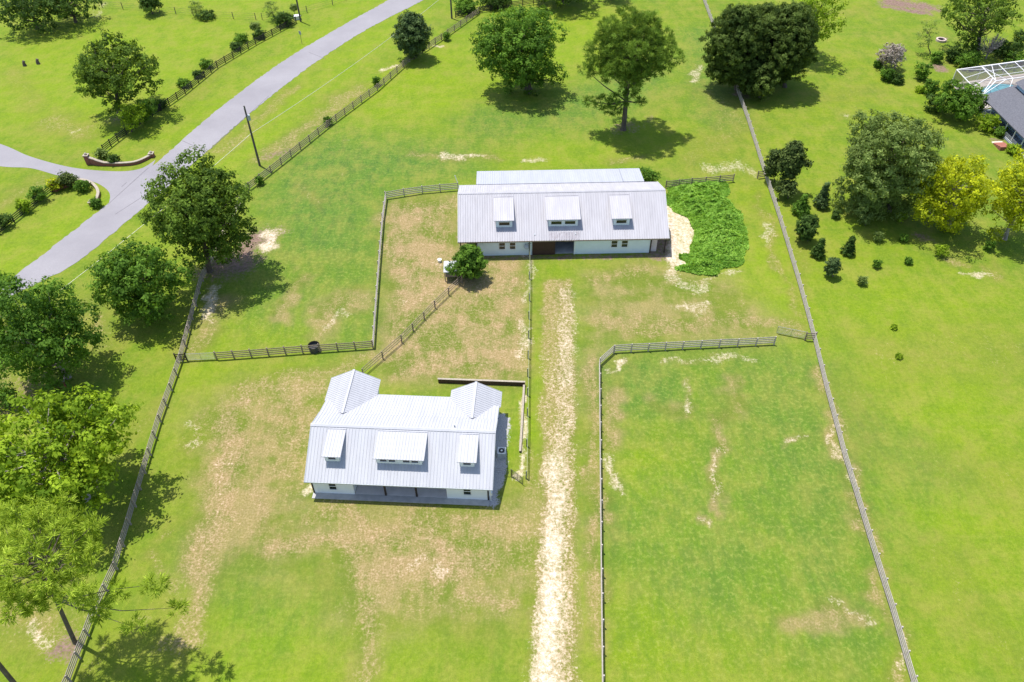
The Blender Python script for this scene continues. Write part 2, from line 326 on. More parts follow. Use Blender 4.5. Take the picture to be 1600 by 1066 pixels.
# verges
area('lime', .75, (-40,380),(-40,150),(0,20),(170,30),(400,40),(420,60),(180,230),(0,215), feather=6); stroke('lime', 5, .8, (300,210),(480,75),(600,-20)); stroke('lime', 4, .8, (0,420),(150,310)); stroke('lime', 4, .8, (350,260),(500,130),(640,20)); stroke('lime', 8, .6, (330,10),(520,0))
stroke('dry', 1.6, .75, (340,240),(420,175),(460,140)); stroke('dry', 2.0, .85, (410,250),(470,210),(560,140)); stroke('mulch', 1.3, .6, (420,245),(450,235)); stroke('sand', .9, .75, (600,110),(620,102)); stroke('sand', .7, .75, (683,72)); stroke('sand', 1.2, .4, (155,5),(152,25)); stroke('dry', 3, .7, (80,190),(130,205)); stroke('sand', .9, .6, (115,205)); stroke('dry', 2.5, .6, (0,330),(60,280)); stroke('dry', 2, .5, (20,110),(60,170)); stroke('dry', 2, .5, (350,90),(300,150)); stroke('mulch', 2, .6, (180,190)); stroke('dry', 2.5, .6, (0,510),(130,480)); stroke('dry', 2.5, .7, (140,500),(150,540)); stroke('dry', 1.5, .5, (170,700),(240,640)); stroke('dry', 3, .8, (30,960),(90,985)); stroke('sand', 1.0, .6, (50,985),(80,995)); stroke('mulch', 1.5, .8, (110,1000)); stroke('mulch', 3, .5, (20,640),(60,600)); stroke('dry', 3, .7, (0,590),(40,620)); stroke('dry', 3, .5, (230,960),(150,1040))
# gravel apron around the near barn
NB = dict(c=(-11.7916, 47.9874), yaw=-.0619); FB = dict(c=(7.333, 88.6749), yaw=.0146)
def loc(B, u, v, z=0):
    c, s = math.cos(B['yaw']), math.sin(B['yaw']); return Vector((B['c'][0]+u*c-v*s, B['c'][1]+u*s+v*c, z))
def wstroke(kind, w, s, pts, soft=.3):
    d = segd(WX2, WY2, pts); m = np.clip((w*(1+soft)-d)/(w*2*soft), 0, 1)*s; masks[kind] = np.maximum(masks[kind], m)
masks['gravel'] = np.zeros_like(X)
wstroke('gravel', .75, 1, [loc(NB, 9.6, 0), loc(NB, 9.9, 5), loc(NB, 9.9, 11)]); wstroke('sand', .6, .8, [loc(NB, -9.9, 0), loc(NB, -9.9, 2)])
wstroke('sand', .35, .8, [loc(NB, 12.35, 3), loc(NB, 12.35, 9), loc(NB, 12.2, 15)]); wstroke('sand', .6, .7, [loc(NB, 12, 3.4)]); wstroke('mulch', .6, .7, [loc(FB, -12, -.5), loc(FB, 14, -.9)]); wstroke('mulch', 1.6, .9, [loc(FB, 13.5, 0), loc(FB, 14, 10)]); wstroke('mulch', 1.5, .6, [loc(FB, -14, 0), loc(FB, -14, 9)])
for k in masks: masks[k] = masks[k].astype(np.float32)

nx, ny = len(XS), len(YS); Z = (vnoise(X, Y, .05, 9)-.5)*.0
me = bpy.data.meshes.new('ground'); me.vertices.add(nx*ny)
me.vertices.foreach_set('co', np.stack([X, Y, Z], -1).astype(np.float32).ravel())
idx = np.arange(nx*ny).reshape(ny, nx); q = np.stack([idx[:-1, :-1], idx[:-1, 1:], idx[1:, 1:], idx[1:, :-1]], -1).reshape(-1, 4)
me.loops.add(q.size); me.loops.foreach_set('vertex_index', q.ravel()); me.polygons.add(len(q))
me.polygons.foreach_set('loop_start', np.arange(0, q.size, 4)); me.update(calc_edges=True)
for k, a in masks.items():
    at = me.attributes.new(k, 'FLOAT', 'POINT'); at.data.foreach_set('value', a.ravel())
def mat_ground():
    m, t, b = newmat('pasture'); V = objvec(t); A = {k: nd(t, 'ShaderNodeAttribute', attribute_name=k).outputs['Fac'] for k in masks}
    n1 = noise(t, .035, V, 5, .6); n2 = noise(t, .35, V, 6, .65); n3 = noise(t, 2.2, V, 5, .7); n4 = noise(t, 9, V, 3, .7); n5 = noise(t, .9, objvec(t, (1, .35, 1), .5), 6, .7)
    st = noise(t, .5, objvec(t, (.12, 1.6, 1), .25), 5, .6)
    mid = (.132, .205, .008); lime = (.185, .272, .003); lush = (.058, .150, .026); deep = (.082, .128, .012)
    tone = math_(t, 'ADD', math_(t, 'MULTIPLY', n1, .55), math_(t, 'MULTIPLY', n2, .45))
    c = ramp(t, tone, [(.36, (.098, .168, .012)), (.5, mid), (.62, (.178, .240, .008))])
    c = mixc(t, math_(t, 'MULTIPLY', A['lime'], math_(t, 'ADD', .35, n2)), c, lime)
    c = mixc(t, math_(t, 'MULTIPLY', A['lush'], math_(t, 'ADD', .35, n5)), c, lush)
    sf = math_(t, 'MULTIPLY', ramp(t, st, [(.45, (0, 0, 0)), (.75, (1, 1, 1))]), .22); c = mixc(t, math_(t, 'MULTIPLY', A['lush'], ramp(t, n5, [(.40, (1, 1, 1)), (.55, (0, 0, 0))])), c, (.036, .105, .022)); c = mixc(t, math_(t, 'MULTIPLY', A['lush'], ramp(t, n3, [(.50, (0, 0, 0)), (.68, (.5, .5, .5))])), c, (.16, .26, .05)); c = mixc(t, sf, c, (.27, .25, .055))
    n7 = noise(t, 5.5, objvec(t, (1, .7, 1), .3), 4, .75)
    c = mixc(t, math_(t, 'MULTIPLY', ramp(t, n7, [(.52, (0, 0, 0)), (.72, (1, 1, 1))]), .35), c, (.29, .33, .05))
    c = mixc(t, math_(t, 'MULTIPLY', ramp(t, n7, [(.32, (1, 1, 1)), (.48, (0, 0, 0))]), .35), c, (.085, .135, .012))
    n8 = noise(t, .13, objvec(t, (1, 1.6, 1), .4), 5, .7); n9 = noise(t, .45, objvec(t, (1, .5, 1), -.3), 5, .75)
    c = mixc(t, math_(t, 'MULTIPLY', ramp(t, math_(t, 'ADD', math_(t, 'MULTIPLY', n8, .5), math_(t, 'MULTIPLY', n9, .5)), [(.46, (0, 0, 0)), (.60, (1, 1, 1))]), .52), c, (.265, .240, .050))
    c = mixc(t, math_(t, 'MULTIPLY', ramp(t, n9, [(.36, (1, 1, 1)), (.50, (0, 0, 0))]), .30), c, (.085, .150, .016))
    wv = nd(t, 'ShaderNodeTexWave'); wv.inputs['Scale'].default_value = .16; wv.inputs['Distortion'].default_value = 1.6; wv.inputs['Detail'].default_value = 2; wv.inputs['Detail Scale'].default_value = .6; t.links.new(objvec(t, (1, 1, 1), .95), wv.inputs['Vector'])
    c = mixc(t, math_(t, 'MULTIPLY', math_(t, 'MULTIPLY', wv.outputs['Fac'], A['lime']), .20), c, (.12, .20, .006))
    # fine mottling of every sward: yellowish blades and dark gaps
    c = mixc(t, math_(t, 'MULTIPLY', ramp(t, n3, [(.5, (0, 0, 0)), (.72, (1, 1, 1))]), .40), c, (.27, .31, .045))
    c = mixc(t, math_(t, 'MULTIPLY', ramp(t, n3, [(.30, (1, 1, 1)), (.48, (0, 0, 0))]), .45), c, deep)
    c = mixc(t, math_(t, 'MULTIPLY', ramp(t, n4, [(.42, (1, 1, 1)), (.55, (0, 0, 0))]), .25), c, deep)
    rg = math_(t, 'MULTIPLY', A['rough'], ramp(t, n5, [(.40, (1, 1, 1)), (.56, (0, 0, 0))])); c = mixc(t, math_(t, 'MULTIPLY', rg, .6), c, (.095, .155, .018))
    rg2 = math_(t, 'MULTIPLY', A['rough'], ramp(t, n3, [(.52, (0, 0, 0)), (.66, (1, 1, 1))])); c = mixc(t, math_(t, 'MULTIPLY', rg2, .35), c, (.36, .34, .10))
    n6 = noise(t, 5, V, 4, .7); er = math_(t, 'ADD', math_(t, 'MULTIPLY', math_(t, 'SUBTRACT', n5, .5), 1.1), math_(t, 'ADD', math_(t, 'MULTIPLY', math_(t, 'SUBTRACT', n3, .5), 1.3), math_(t, 'MULTIPLY', math_(t, 'SUBTRACT', n6, .5), 1.5)))
    def patch(c, a, col, lo, w, top=1.0, ea=1.0):   # mask eroded by noise, so that patches break up
        k = math_(t, 'ADD', math_(t, 'MULTIPLY', er, ea), a); k = math_(t, 'MULTIPLY', math_(t, 'SUBTRACT', k, lo), 1/w, True)
        k = math_(t, 'MULTIPLY', math_(t, 'MULTIPLY', k, top), math_(t, 'MULTIPLY', a, 4, True)); return mixc(t, k, c, col)
    DR = math_(t, 'MAXIMUM', A['dry'], math_(t, 'MULTIPLY', A['sand'], .85)); A['dry'] = DR
    c = mixc(t, math_(t, 'MULTIPLY', A['dry'], .45, True), c, (.180, .145, .040))
    dryc = ramp(t, math_(t, 'ADD', math_(t, 'MULTIPLY', n3, .5), math_(t, 'MULTIPLY', n6, .5)), [(.38, (.19, .125, .055)), (.5, (.36, .235, .135)), (.62, (.55, .385, .265))])
    big = ramp(t, math_(t, 'ADD', math_(t, 'MULTIPLY', noise(t, .16, objvec(t, (1, 1.3, 1), .5), 5, .62), .75), math_(t, 'MULTIPLY', n5, .25)), [(.43, (0, 0, 0)), (.56, (1, 1, 1))])
    yard = mixc(t, big, mixc(t, ramp(t, n6, [(.35, (0, 0, 0)), (.65, (1, 1, 1))]), (.075, .108, .012), (.145, .180, .022)), mixc(t, ramp(t, n6, [(.35, (0, 0, 0)), (.65, (1, 1, 1))]), (.225, .15, .066), (.41, .28, .162)))
    c = mixc(t, math_(t, 'MULTIPLY', math_(t, 'MULTIPLY', A['rough'], math_(t, 'MULTIPLY', A['dry'], 2.0, True)), .88), c, yard)
    c = patch(c, A['dry'], dryc, .62, .95, .92)
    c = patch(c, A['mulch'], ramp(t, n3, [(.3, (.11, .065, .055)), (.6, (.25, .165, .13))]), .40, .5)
    c = patch(c, A['gravel'], ramp(t, n4, [(.35, (.26, .25, .25)), (.6, (.48, .46, .46))]), .4, .3)
    n10 = noise(t, 11, V, 4, .8); sandc = ramp(t, math_(t, 'ADD', math_(t, 'MULTIPLY', n10, .6), math_(t, 'MULTIPLY', n3, .4)), [(.38, (.44, .33, .20)), (.5, (.64, .51, .38)), (.62, (.84, .76, .65))])
    c = patch(c, A['sand'], sandc, .36, .75, .92, .85)
    t.links.new(c, b.inputs['Base Color']); b.inputs['Roughness'].default_value = .9; b.inputs['Specular IOR Level'].default_value = .15
    h = math_(t, 'ADD', n3, math_(t, 'MULTIPLY', n4, .5)); bump(t, b, h, .55, .12); return m
me.materials.append(mat_ground()); go = bpy.data.objects.new('ground', me); C.objects.link(go); tag(go, kind='structure')

# ---------------------------------------------------------------- road
def mat_road():
    m, t, b = newmat('asphalt'); V = objvec(t); n1 = noise(t, .12, V, 5, .6); n2 = noise(t, 4, V, 5, .7); n3 = noise(t, 30, V, 2, .6)
    c = ramp(t, n1, [(.35, (.215, .20, .215)), (.65, (.275, .258, .272))])
    c = mixc(t, math_(t, 'MULTIPLY', ramp(t, n2, [(.4, (1, 1, 1)), (.6, (0, 0, 0))]), .30), c, (.19, .177, .195))
    c = mixc(t, math_(t, 'MULTIPLY', n3, .25), c, (.36, .345, .36))
    t.links.new(c, b.inputs['Base Color']); b.inputs['Roughness'].default_value = .9; bump(t, b, n3, .3, .01); return m
M['road'] = mat_road()
def ragged(L_, a=.14):
    out = [L_[0]]
    for p, q_ in zip(L_[:-1], L_[1:]):
        n = max(1, int((q_-p).length/.5)); out += [p.lerp(q_, (k+1)/n) for k in range(n)]
    return [p+Vector((random.uniform(-a, a), random.uniform(-a, a), 0)) for p in out]
left = smooth_line(GL((760,-110),(680,-48),(607,0),(555,29),(464,82),(400,126),(340,172),(285,219),(234,264),(169,318),(98,374),(0,450),(-120,550),(-260,680)))
right = smooth_line(GL((830,-110),(740,-48),(662,0),(575,45),(487,102),(400,170),(318,241),(268,287),(214,333),(158,380),(107,419),(0,497-22),(-120,590),(-260,760)))
flat('road', ragged(left)+ragged(right)[::-1], .024, M['road'])
sd = smooth_line(GL((-180,180),(-90,200),(0,225),(48,245),(113,262),(180,268),(219,264),(243,250)))+GL((232,272),(168,322))+smooth_line(GL((169,322),(172,305),(163,293),(141,283),(93,275),(48,263),(0,260),(-90,245),(-180,225)))
flat('side_road', sd, .018, M['road'])
M['seam'] = simple('road_seam', (.17, .155, .17), rough=.9); mb = MB()
for a, b_ in (((285,220),(325,238)), ((483,82),(508,92)), ((168,320),(232,262)), ((198,285),(190,292)), ((250,290),(180,335)), ((330,232),(420,150))):
    a = G(*a, .0285); b_ = G(*b_, .0285); mb.bar(a, b_, .09, .003)
tag(mb.build('road_seam', M['seam']), kind='structure')

# ---------------------------------------------------------------- fences
def resample(pts, sp):
    out = []
    for a, b in zip(pts[:-1], pts[1:]):
        n = max(1, round((b-a).length/sp)); out += [a+(b-a)*(i/n) for i in range(n)]
    return out+[pts[-1]]
def fence(px, label, mat, name='board_fence', group=None, h=1.35, rails=4, sp=2.44, side=1, pw=.13, bh=.14, bt=.04, cat='fence', rail='rail', jitter=.03, world_pts=None, postname='post'):
    pts = world_pts or GL(*px); P = resample(pts, sp); t = empty(name, P[0], 0, label, cat, group); o0 = P[0]
    zj = [random.uniform(-jitter, jitter) for _ in P]
    for i, p in enumerate(P):
        d = (P[min(i+1, len(P)-1)]-P[max(i-1, 0)]).normalized(); n = Vector((-d.y, d.x, 0)); mb = MB(); ln = Vector((random.uniform(-.03, .03), random.uniform(-.03, .03), 0))
        q_ = p-o0; mb.bar(q_-Vector((0, 0, .02)), q_+Vector((0, 0, h+.07+zj[i]))+ln, pw, pw, up=n); mb.build(postname, mat, t, fix=False)
    for r in range(rails):
        z = h-bh/2-.02-r*(h-.12)/max(rails, 1) if rails > 1 else h-.05; mb = MB()
        for i in range(len(P)-1):
            a, b = P[i]-o0, P[i+1]-o0; d = (b-a).normalized(); n = Vector((-d.y, d.x, 0))*side*(pw/2+bt/2+.003)
            if rail == 'rail': mb.bar(a+n+Vector((0, 0, z+zj[i]))+d*.004, b+n+Vector((0, 0, z+zj[i+1]))-d*.004, bt, bh)
            else: mb.tube([a+n+Vector((0, 0, z)), b+n+Vector((0, 0, z))], bt/2, 5, False)
        mb.build(rail, mat, t, fix=False)
    return t
bg_ = 'weathered board fences round the paddocks'
fence([(1455,1160),(1424,1066),(1392,955),(1356,840),(1318,715),(1290,610),(1271,532),(1246,440),(1219,350),(1193,270),(1168,190),(1148,135),(1128,80),(1100,5),(1085,-40)], 'long weathered grey board fence between the right paddock and the bright field with small conifers', M['fence_grey'], group=bg_, side=1, bh=.17)
fence([(80,1130),(112,1066),(152,960),(184,890),(205,820),(228,740),(252,660),(285,565),(302,500),(318,440),(335,405),(388,300)], 'long grey board fence running past the big trees below the road', simple('umber_board', (.40, .335, .29), (.25, .205, .18), .85, 5), group=bg_, side=1)
fence([(390,297),(440,258),(512,200),(590,142),(640,97),(690,63),(748,22)], 'brown board fence along the road verge beside the egg shaped evergreen', M['fence_brown'], group=bg_, side=-1)
fence([(712,28),(750,20),(800,12),(850,4)], 'dark stained board fence in front of the hedge at the head of the field', M['fence_black'], group=bg_, side=-1)
fence([(583,544),(586,500),(592,420),(598,345),(603,311),(660,302),(716,297)], 'grey board fence turning a corner into the left end of the long barn', M['fence_grey'], group=bg_, side=-1)
fence([(339,562),(420,556),(500,550),(583,544)], 'dark board fence with the black stock tank behind it', M['fence_brown'], group=bg_, side=-1)
fence([(943,1160),(942,1066),(940,900),(938,700),(937,572),(959,552),(1066,546),(1209,539)], 'board fence with cut corner between the sandy drive and the right paddock', M['fence_grey'], group=bg_, side=1)
fence([(1257,532),(1272,532)], 'two post stub of fence holding the gate at the bottom corner of the long fence', M['fence_brown'], group='short fence stubs at the gateways', sp=1.6, side=-1)
fence([(1183,279),(1197,277)], 'short stub of fence by the pale bare ground behind the vines', M['fence_brown'], group='short fence stubs at the gateways', sp=1.6, side=-1)
fence([(277,565),(293,564)], 'short stub of fence by the left end of the wire gate below the oaks', M['wood_dark'], group='short fence stubs at the gateways', sp=1.6, side=-1)
fence([(1040,294),(1080,290),(1145,284)], 'dark board fence rising out of the vine thicket beside the long barn', M['fence_brown'], group=bg_, side=-1)
fence([(163,238),(185,221),(225,192),(290,147),(340,106),(400,70),(463,36)], 'black board fence with shrubs on the far side of the road', M['fence_black'], group='black fences beyond the road', side=-1, name='black_fence')
fence([(-60,398),(0,366),(45,330),(82,300)], 'black board fence in front of the entrance hedge', M['fence_black'], group='black fences beyond the road', side=-1, name='black_fence')
fence([(160,12),(225,17),(275,22),(330,28),(400,31)], 'thin wire fence on wooden posts across the top field', M['pole'], name='wire_fence', rails=3, rail='wire', sp=4.5, bt=.03, pw=.11, h=1.4)
fence([(410,31),(445,28),(480,20),(520,8),(560,-8)], 'wire fence on wooden posts above the bend of the road', M['pole'], name='wire_fence', rails=3, rail='wire', sp=4.5, bt=.03, pw=.11, h=1.4)
fence([(568,588),(628,536),(680,482),(722,442)], 'diagonal rail and wire fence between the two barns', M['fence_brown'], name='yard_fence', rails=3, rail='rail', bh=.10, sp=2.9, pw=.12, h=1.3, group='yard fences')
fence([(827,404),(827,470),(825,560),(824,650),(822,748)], 'straight green painted rail fence along the left edge of the sandy drive', simple('greenish_post', (.30, .32, .22), (.16, .17, .11), .8, 4), name='yard_fence', rails=2, rail='rail', bh=.11, sp=3.6, pw=.13, h=1.3, group='yard fences', side=1)
fence(None, 'short wire fence from the near barn to the gate by the drive', M['steel_dark'], name='yard_fence', rails=3, rail='wire', bt=.025, pw=.09, sp=1.5, h=1.2, group='yard fences', world_pts=[loc(NB, 9.35, 3.3), loc(NB, 11.4, 3.1)])
def pipe_gate(a, b, label, mat, bars=5):
    a = a.copy(); b = b.copy(); t = empty('pipe_gate', a, 0, label, 'gate', 'tube gates'); d = b-a; f = MB(); s_ = MB(); r = .03; H = 1.2
    f.tube([(0,0,.15),(0,0,H)], r, 6); f.tube([d+Vector((0,0,.15)), d+Vector((0,0,H))], r, 6)
    f.tube([(0,0,H), d+Vector((0,0,H))], r, 6); f.tube([(0,0,.15), d+Vector((0,0,.15))], r, 6)
    for k in range(1, bars): z = .15+(H-.15)*k/bars; s_.tube([(0,0,z), d+Vector((0,0,z))], r*.7, 5)
    m = d*.5; s_.tube([m+Vector((0,0,.15)), m+Vector((0,0,H))], r*.7, 5)
    f.build('gate_frame', mat, t); s_.build('gate_bars', mat, t)
pipe_gate(G(1257,530), G(1213,521), 'galvanised tube gate swung open at the corner of the long fence', M['steel_grey'])
pipe_gate(G(294,564), G(337,562), 'thin tube gate closed between fence ends below the oaks', M['steel_grey'])
pipe_gate(loc(NB, 11.5, 3.1), loc(NB, 12.7, 2.1), 'dark tube gate ajar beside the near barn', M['steel_dark'])

# ---------------------------------------------------------------- barns
def sheet(mb, u0, u1, a, b, th=.08, rib=.34, rh=.034, rw=.085):
    """roof slab from (v,z)=a to b, u0..u1, with ribs running up the slope"""
    (v0, z0), (v1, z1) = a, b; mb.add([(u0,v0,z0),(u1,v0,z0),(u1,v1,z1),(u0,v1,z1),(u0,v0,z0-th),(u1,v0,z0-th),(u1,v1,z1-th),(u0,v1,z1-th)],
        [(0,1,2,3),(4,7,6,5),(0,4,5,1),(1,5,6,2),(2,6,7,3),(3,7,4,0)])
    if not rib: return
    n = Vector((0, -(z1-z0), v1-v0)).normalized()
    if n.z < 0: n = -n
    k = max(1, int((u1-u0)/rib)); st = (u1-u0)/k
    for i in range(k+1):
        u = u0+i*st; u = min(max(u, u0+rw/2+.003), u1-rw/2-.003); A = Vector((u, v0, z0))+n*.002; B_ = Vector((u, v1, z1))+n*.002
        w = Vector((rw/2, 0, 0)); w2 = Vector((rw/4, 0, 0)); up = n*rh
        mb.add([A-w, A+w, A+w2+up, A-w2+up, B_-w, B_+w, B_+w2+up, B_-w2+up], [(1,0,3,2),(4,5,6,7),(1,2,6,5),(3,0,4,7),(2,3,7,6)])
def usheet(mb, v0, v1, a, b, th=.08, rib=.30, **k):   # the same with the slope running along u: a,b=(u,z)
    t_ = MB(); sheet(t_, v0, v1, a, b, th, rib, **k); mb.add([(y, x, z) for x, y, z in t_.v], [tuple(reversed(f)) for f in t_.f])
def boards(mb, u0, u1, v, z0, z1, step=.4, out=-1, w=.05, d=.018):
    n = int((u1-u0)/step)
    for i in range(1, n):
        u = u0+(u1-u0)*i/n; a, b = sorted((v+out*.0, v+out*d)); mb.box(u-w/2, u+w/2, a, b, z0, z1)
def window(par, u0, u1, v, z0, z1, sash=1, fm=None, ft=.09, name='window', bars=0):
    """frame with real depth in front of a wall plane at v, dark glass set back in it"""
    f = MB(); f.box(u0-ft, u1+ft, v-.08, v+.03, z1, z1+ft); f.box(u0-ft, u1+ft, v-.10, v+.03, z0-ft, z0)
    f.box(u0-ft, u0, v-.08, v+.03, z0, z1); f.box(u1, u1+ft, v-.08, v+.03, z0, z1)
    for k in range(1, sash): z = z0+(z1-z0)*k/sash; f.box(u0, u1, v-.07, v+.03, z-.035, z+.035)
    for k in range(1, bars+1): u = u0+(u1-u0)*k/(bars+1); f.box(u-.02, u+.02, v-.04, v+.03, z0, z1)
    o = f.build(name, fm or M['trim'], par); MB().box(u0, u1, v-.035, v+.02, z0, z1).build('pane', M['glass'], o); return o
def dormer(par, u0, u1, f0, f1, top, ev, fv, wins, slope, roofm, wallm):
    """shed dormer: roof u0..u1 from top=(v,z) to eave ev=(v,z); face f0..f1 at v=fv; slope gives main roof height at v"""
    (tv, tz), (e_v, ez) = top, ev; rz = lambda v: ez+(tz-ez)*(v-e_v)/(tv-e_v); m = MB()
    zb = slope(fv); zt = rz(fv)-.08
    cheek = [(fv, zb-.05), (fv, zt), (tv-.1, rz(tv-.1)-.09), (tv-.1, slope(tv-.1)-.05)]
    m.box(f0, f1, fv, fv+.08, zb-.05, zt-.003); m.prism(cheek, f0, f0+.06, 'x'); m.prism(cheek, f1-.06, f1, 'x')
    o = m.build('dormer', wallm, par); r = MB(); sheet(r, u0, u1, (e_v, ez), (tv, tz), .07, .30); r.box(u0-.01, u1+.01, tv-.06, tv+.06, tz+.03, tz+.06); r.build('dormer_roof', roofm, o)
    for a, b, z0, z1 in wins: window(o, a, b, fv-.004, z0, z1, ft=.08)
    return o
def roofline(par, u0, u1, pts, mat):
    m = MB()
    for a, b in zip(pts[:-1], pts[1:]): sheet(m, u0, u1, a, b)
    return m
# near barn
n0 = empty('near_barn', loc(NB, 0, 0), NB['yaw'], 'smaller white barn with two gabled rear wings, three shed dormers and open front porch', 'barn')
fs, rs = (-.56, 2.80), (4.65, 5.66); nsl = lambda v: fs[1]+(rs[1]-fs[1])*(v-fs[0])/(rs[0]-fs[0])
bk, be = (7.35, 4.38), (11.6, 2.90)
w = MB()
w.box(-9.2, -4.95, 0, .15, 0, 2.93); w.box(4.85, 9.1, 0, .15, 0, 2.93)                 # front
w.box(-4.95, 4.85, 2.6, 2.72, 0, 2.9)                                                    # porch back
w.box(-5.10, -4.953, .153, 2.6, 0, 2.9); w.box(4.853, 5.0, .153, 2.6, 0, 2.9)
side = [(.153, 0), (11.2, 0), (11.2, 2.85), (7.35, 4.2), (4.65, 5.5), (.153, 3.05)]
w.prism(side, -9.35, -9.203, 'x'); w.prism(side, 9.103, 9.25, 'x'); w.box(-9.2, 9.1, 11.05, 11.2, 0, 2.85)
boards(w, -9.2, -4.95, 0, .02, 2.9); boards(w, 4.85, 9.1, 0, .02, 2.9)
w.build('wall', M['wall_white'], n0)
t_ = MB(); t_.box(-9.36, -9.2, -.04, 0, 0, 2.85); t_.box(9.1, 9.26, -.04, 0, 0, 2.85); t_.build('corner_board', M['wood_dark'], n0)
r = roofline(n0, -9.72, 9.72, [fs, rs], None); sheet(r, -9.72, 9.72, rs, bk); sheet(r, -7.6, 7.4, bk, be); sheet(r, -9.72, -7.6, bk, (10.15, 3.405)); sheet(r, 7.4, 9.72, bk, (10.15, 3.405))
r.build('roof', M['roof_n'], n0); c_ = MB(); sheet(c_, -9.76, 9.76, (rs[0]-.2, nsl(rs[0]-.2)+.075), (rs[0], rs[1]+.075), .02, 0); sheet(c_, -9.76, 9.76, (rs[0]+.001, rs[1]+.075), (rs[0]+.2, rs[1]-.081+.075), .02, 0); c_.build('ridge_cap', M['roof_n'], n0)
g_ = MB(); g_.box(-9.75, 9.75, fs[0]-.09, fs[0]-.005, fs[1]-.13, fs[1]-.01); g_.build('gutter', M['bluegrey'], n0)
for sgn in (-1, 1): 
    q_ = MB(); x = 9.74*sgn; 
    for a, b in ((fs, rs), (rs, bk)): q_.bar((x, a[0], a[1]-.06), (x, b[0], b[1]-.06), .03, .16)
    q_.build('rake_trim', M['bluegrey'], n0)
def vent(u, v, z, par):
    m = MB(); m.tube([(u, v, z-.1), (u, v, z+.28)], .06, 8); m.tube([(u, v, z+.26), (u, v, z+.33)], .11, 8); m.build('vent_pipe', M['bluegrey'], par)
vent(5.35, 5.35, 5.35, n0)
for uc, wv, hw in ((-7.13, 13.75, 2.89), (6.97, 12.55, 2.89)):
    r = MB(); zr, ze = 4.55, 3.0
    def wing_slope(m, ur, ue, yr0, ye0, y1):   # slope quad from ridge to eave, ribs down the slope
        n = Vector((-(ze-zr)*(1 if ue > ur else -1), 0, abs(ue-ur))).normalized(); th = n*-.07
        A, B_, C_, D_ = Vector((ur, yr0, zr)), Vector((ur, y1, zr)), Vector((ue, y1, ze)), Vector((ue, ye0, ze))
        m.add([A, B_, C_, D_, A+th, B_+th, C_+th, D_+th], [(0,1,2,3),(7,6,5,4),(1,5,6,2),(2,6,7,3),(3,7,4,0),(0,4,5,1)])
        k = int((y1-yr0)/.3)
        for i in range(k+1):
            y = yr0+.03+(y1-yr0-.06)*i/k; tt = 0 if y > ye0 else (ye0-y)/(ye0-yr0); s0 = 0; s1 = 1-tt if y < ye0 else 1
            p = A.lerp(D_, 0); p = Vector((ur, y, zr))+n*.002; e_ = Vector((ur+(ue-ur)*s1, y, zr+(ze-zr)*s1))+n*.002
            if (e_-p).length > .1: m.bar(p+n*.015, e_+n*.015, .05, .035, up=n)
    wing_slope(r, uc, uc-hw, 7.2, 10.3, wv); wing_slope(r, uc, uc+hw, 7.2, 10.3, wv); r.bar((uc, 7.25, zr+.03), (uc, wv+.02, zr+.03), .26, .03)
    r.build('wing_roof', M['roof_n'], n0)
    m = MB(); m.prism([(uc-hw+.35, 0), (uc+hw-.35, 0), (uc+hw-.35, 3.0), (uc, 4.35), (uc-hw+.35, 3.0)], wv-.5, wv-.35, 'y')
    m.box(uc-hw+.35, uc-hw+.47, 11.2, wv-.503, 0, 3.0); m.box(uc+hw-.47, uc+hw-.35, 11.2, wv-.503, 0, 3.0); m.build('wing_wall', M['wall_white'], n0)
dt, de = (4.33, 5.50), (1.0, 5.03)
dormer(n0, -7.93, -5.93, -7.76, -6.18, dt, de, 1.36, [(-7.35, -6.6, 4.25, 4.68)], nsl, M['roof_n'], M['wall_white'])
dormer(n0, -2.62, 2.67, -2.40, 2.40, dt, de, 1.36, [(-1.98, -1.3, 4.25, 4.68), (-1.08, -.40, 4.25, 4.68), (.40, 1.08, 4.25, 4.68), (1.28, 1.96, 4.25, 4.68)], nsl, M['roof_n'], M['wall_white'])
dormer(n0, 6.0, 8.03, 6.22, 7.78, dt, de, 1.36, [(6.62, 7.38, 4.25, 4.68)], nsl, M['roof_n'], M['wall_white'])
window(n0, -7.48, -6.76, 0, .85, 1.95, 2, M['trim']); window(n0, 6.65, 7.37, 0, .95, 2.05, 2, M['trim'])
for u in (-1.66, 1.62): MB().box(u-.09, u+.09, -.02, .16, 0, 2.9).build('porch_post', M['wood_dark'], n0)
MB().box(-4.95, 4.85, .0, .16, 2.62, 2.92).build('porch_beam', M['wood_dark'], n0)
MB().box(-9.4, 9.3, -.72, 11.2, -.05, .06).build('slab', M['conc'], n0)
MB().box(-4.9, 4.8, .06, 2.595, .063, .085).build('porch_floor', simple('pale_porch_floor', (.74, .68, .66), (.62, .57, .55), .9, 1), n0)
for u0, u1 in ((-3.6, -2.5), (-.7, .7), (2.4, 3.4)): MB().box(u0, u1, 2.55, 2.6, .06, 2.15).build('stall_door', M['door_brown'], n0)
MB().bar((9.45, -.45, 2.75), (9.45, -.1, 0.1), .08, .08).build('downpipe', M['trim'], n0)
m = MB(); m.box(9.35, 9.6, -.1, .25, .9, 1.4); m.build('meter_box', M['trim'], n0)
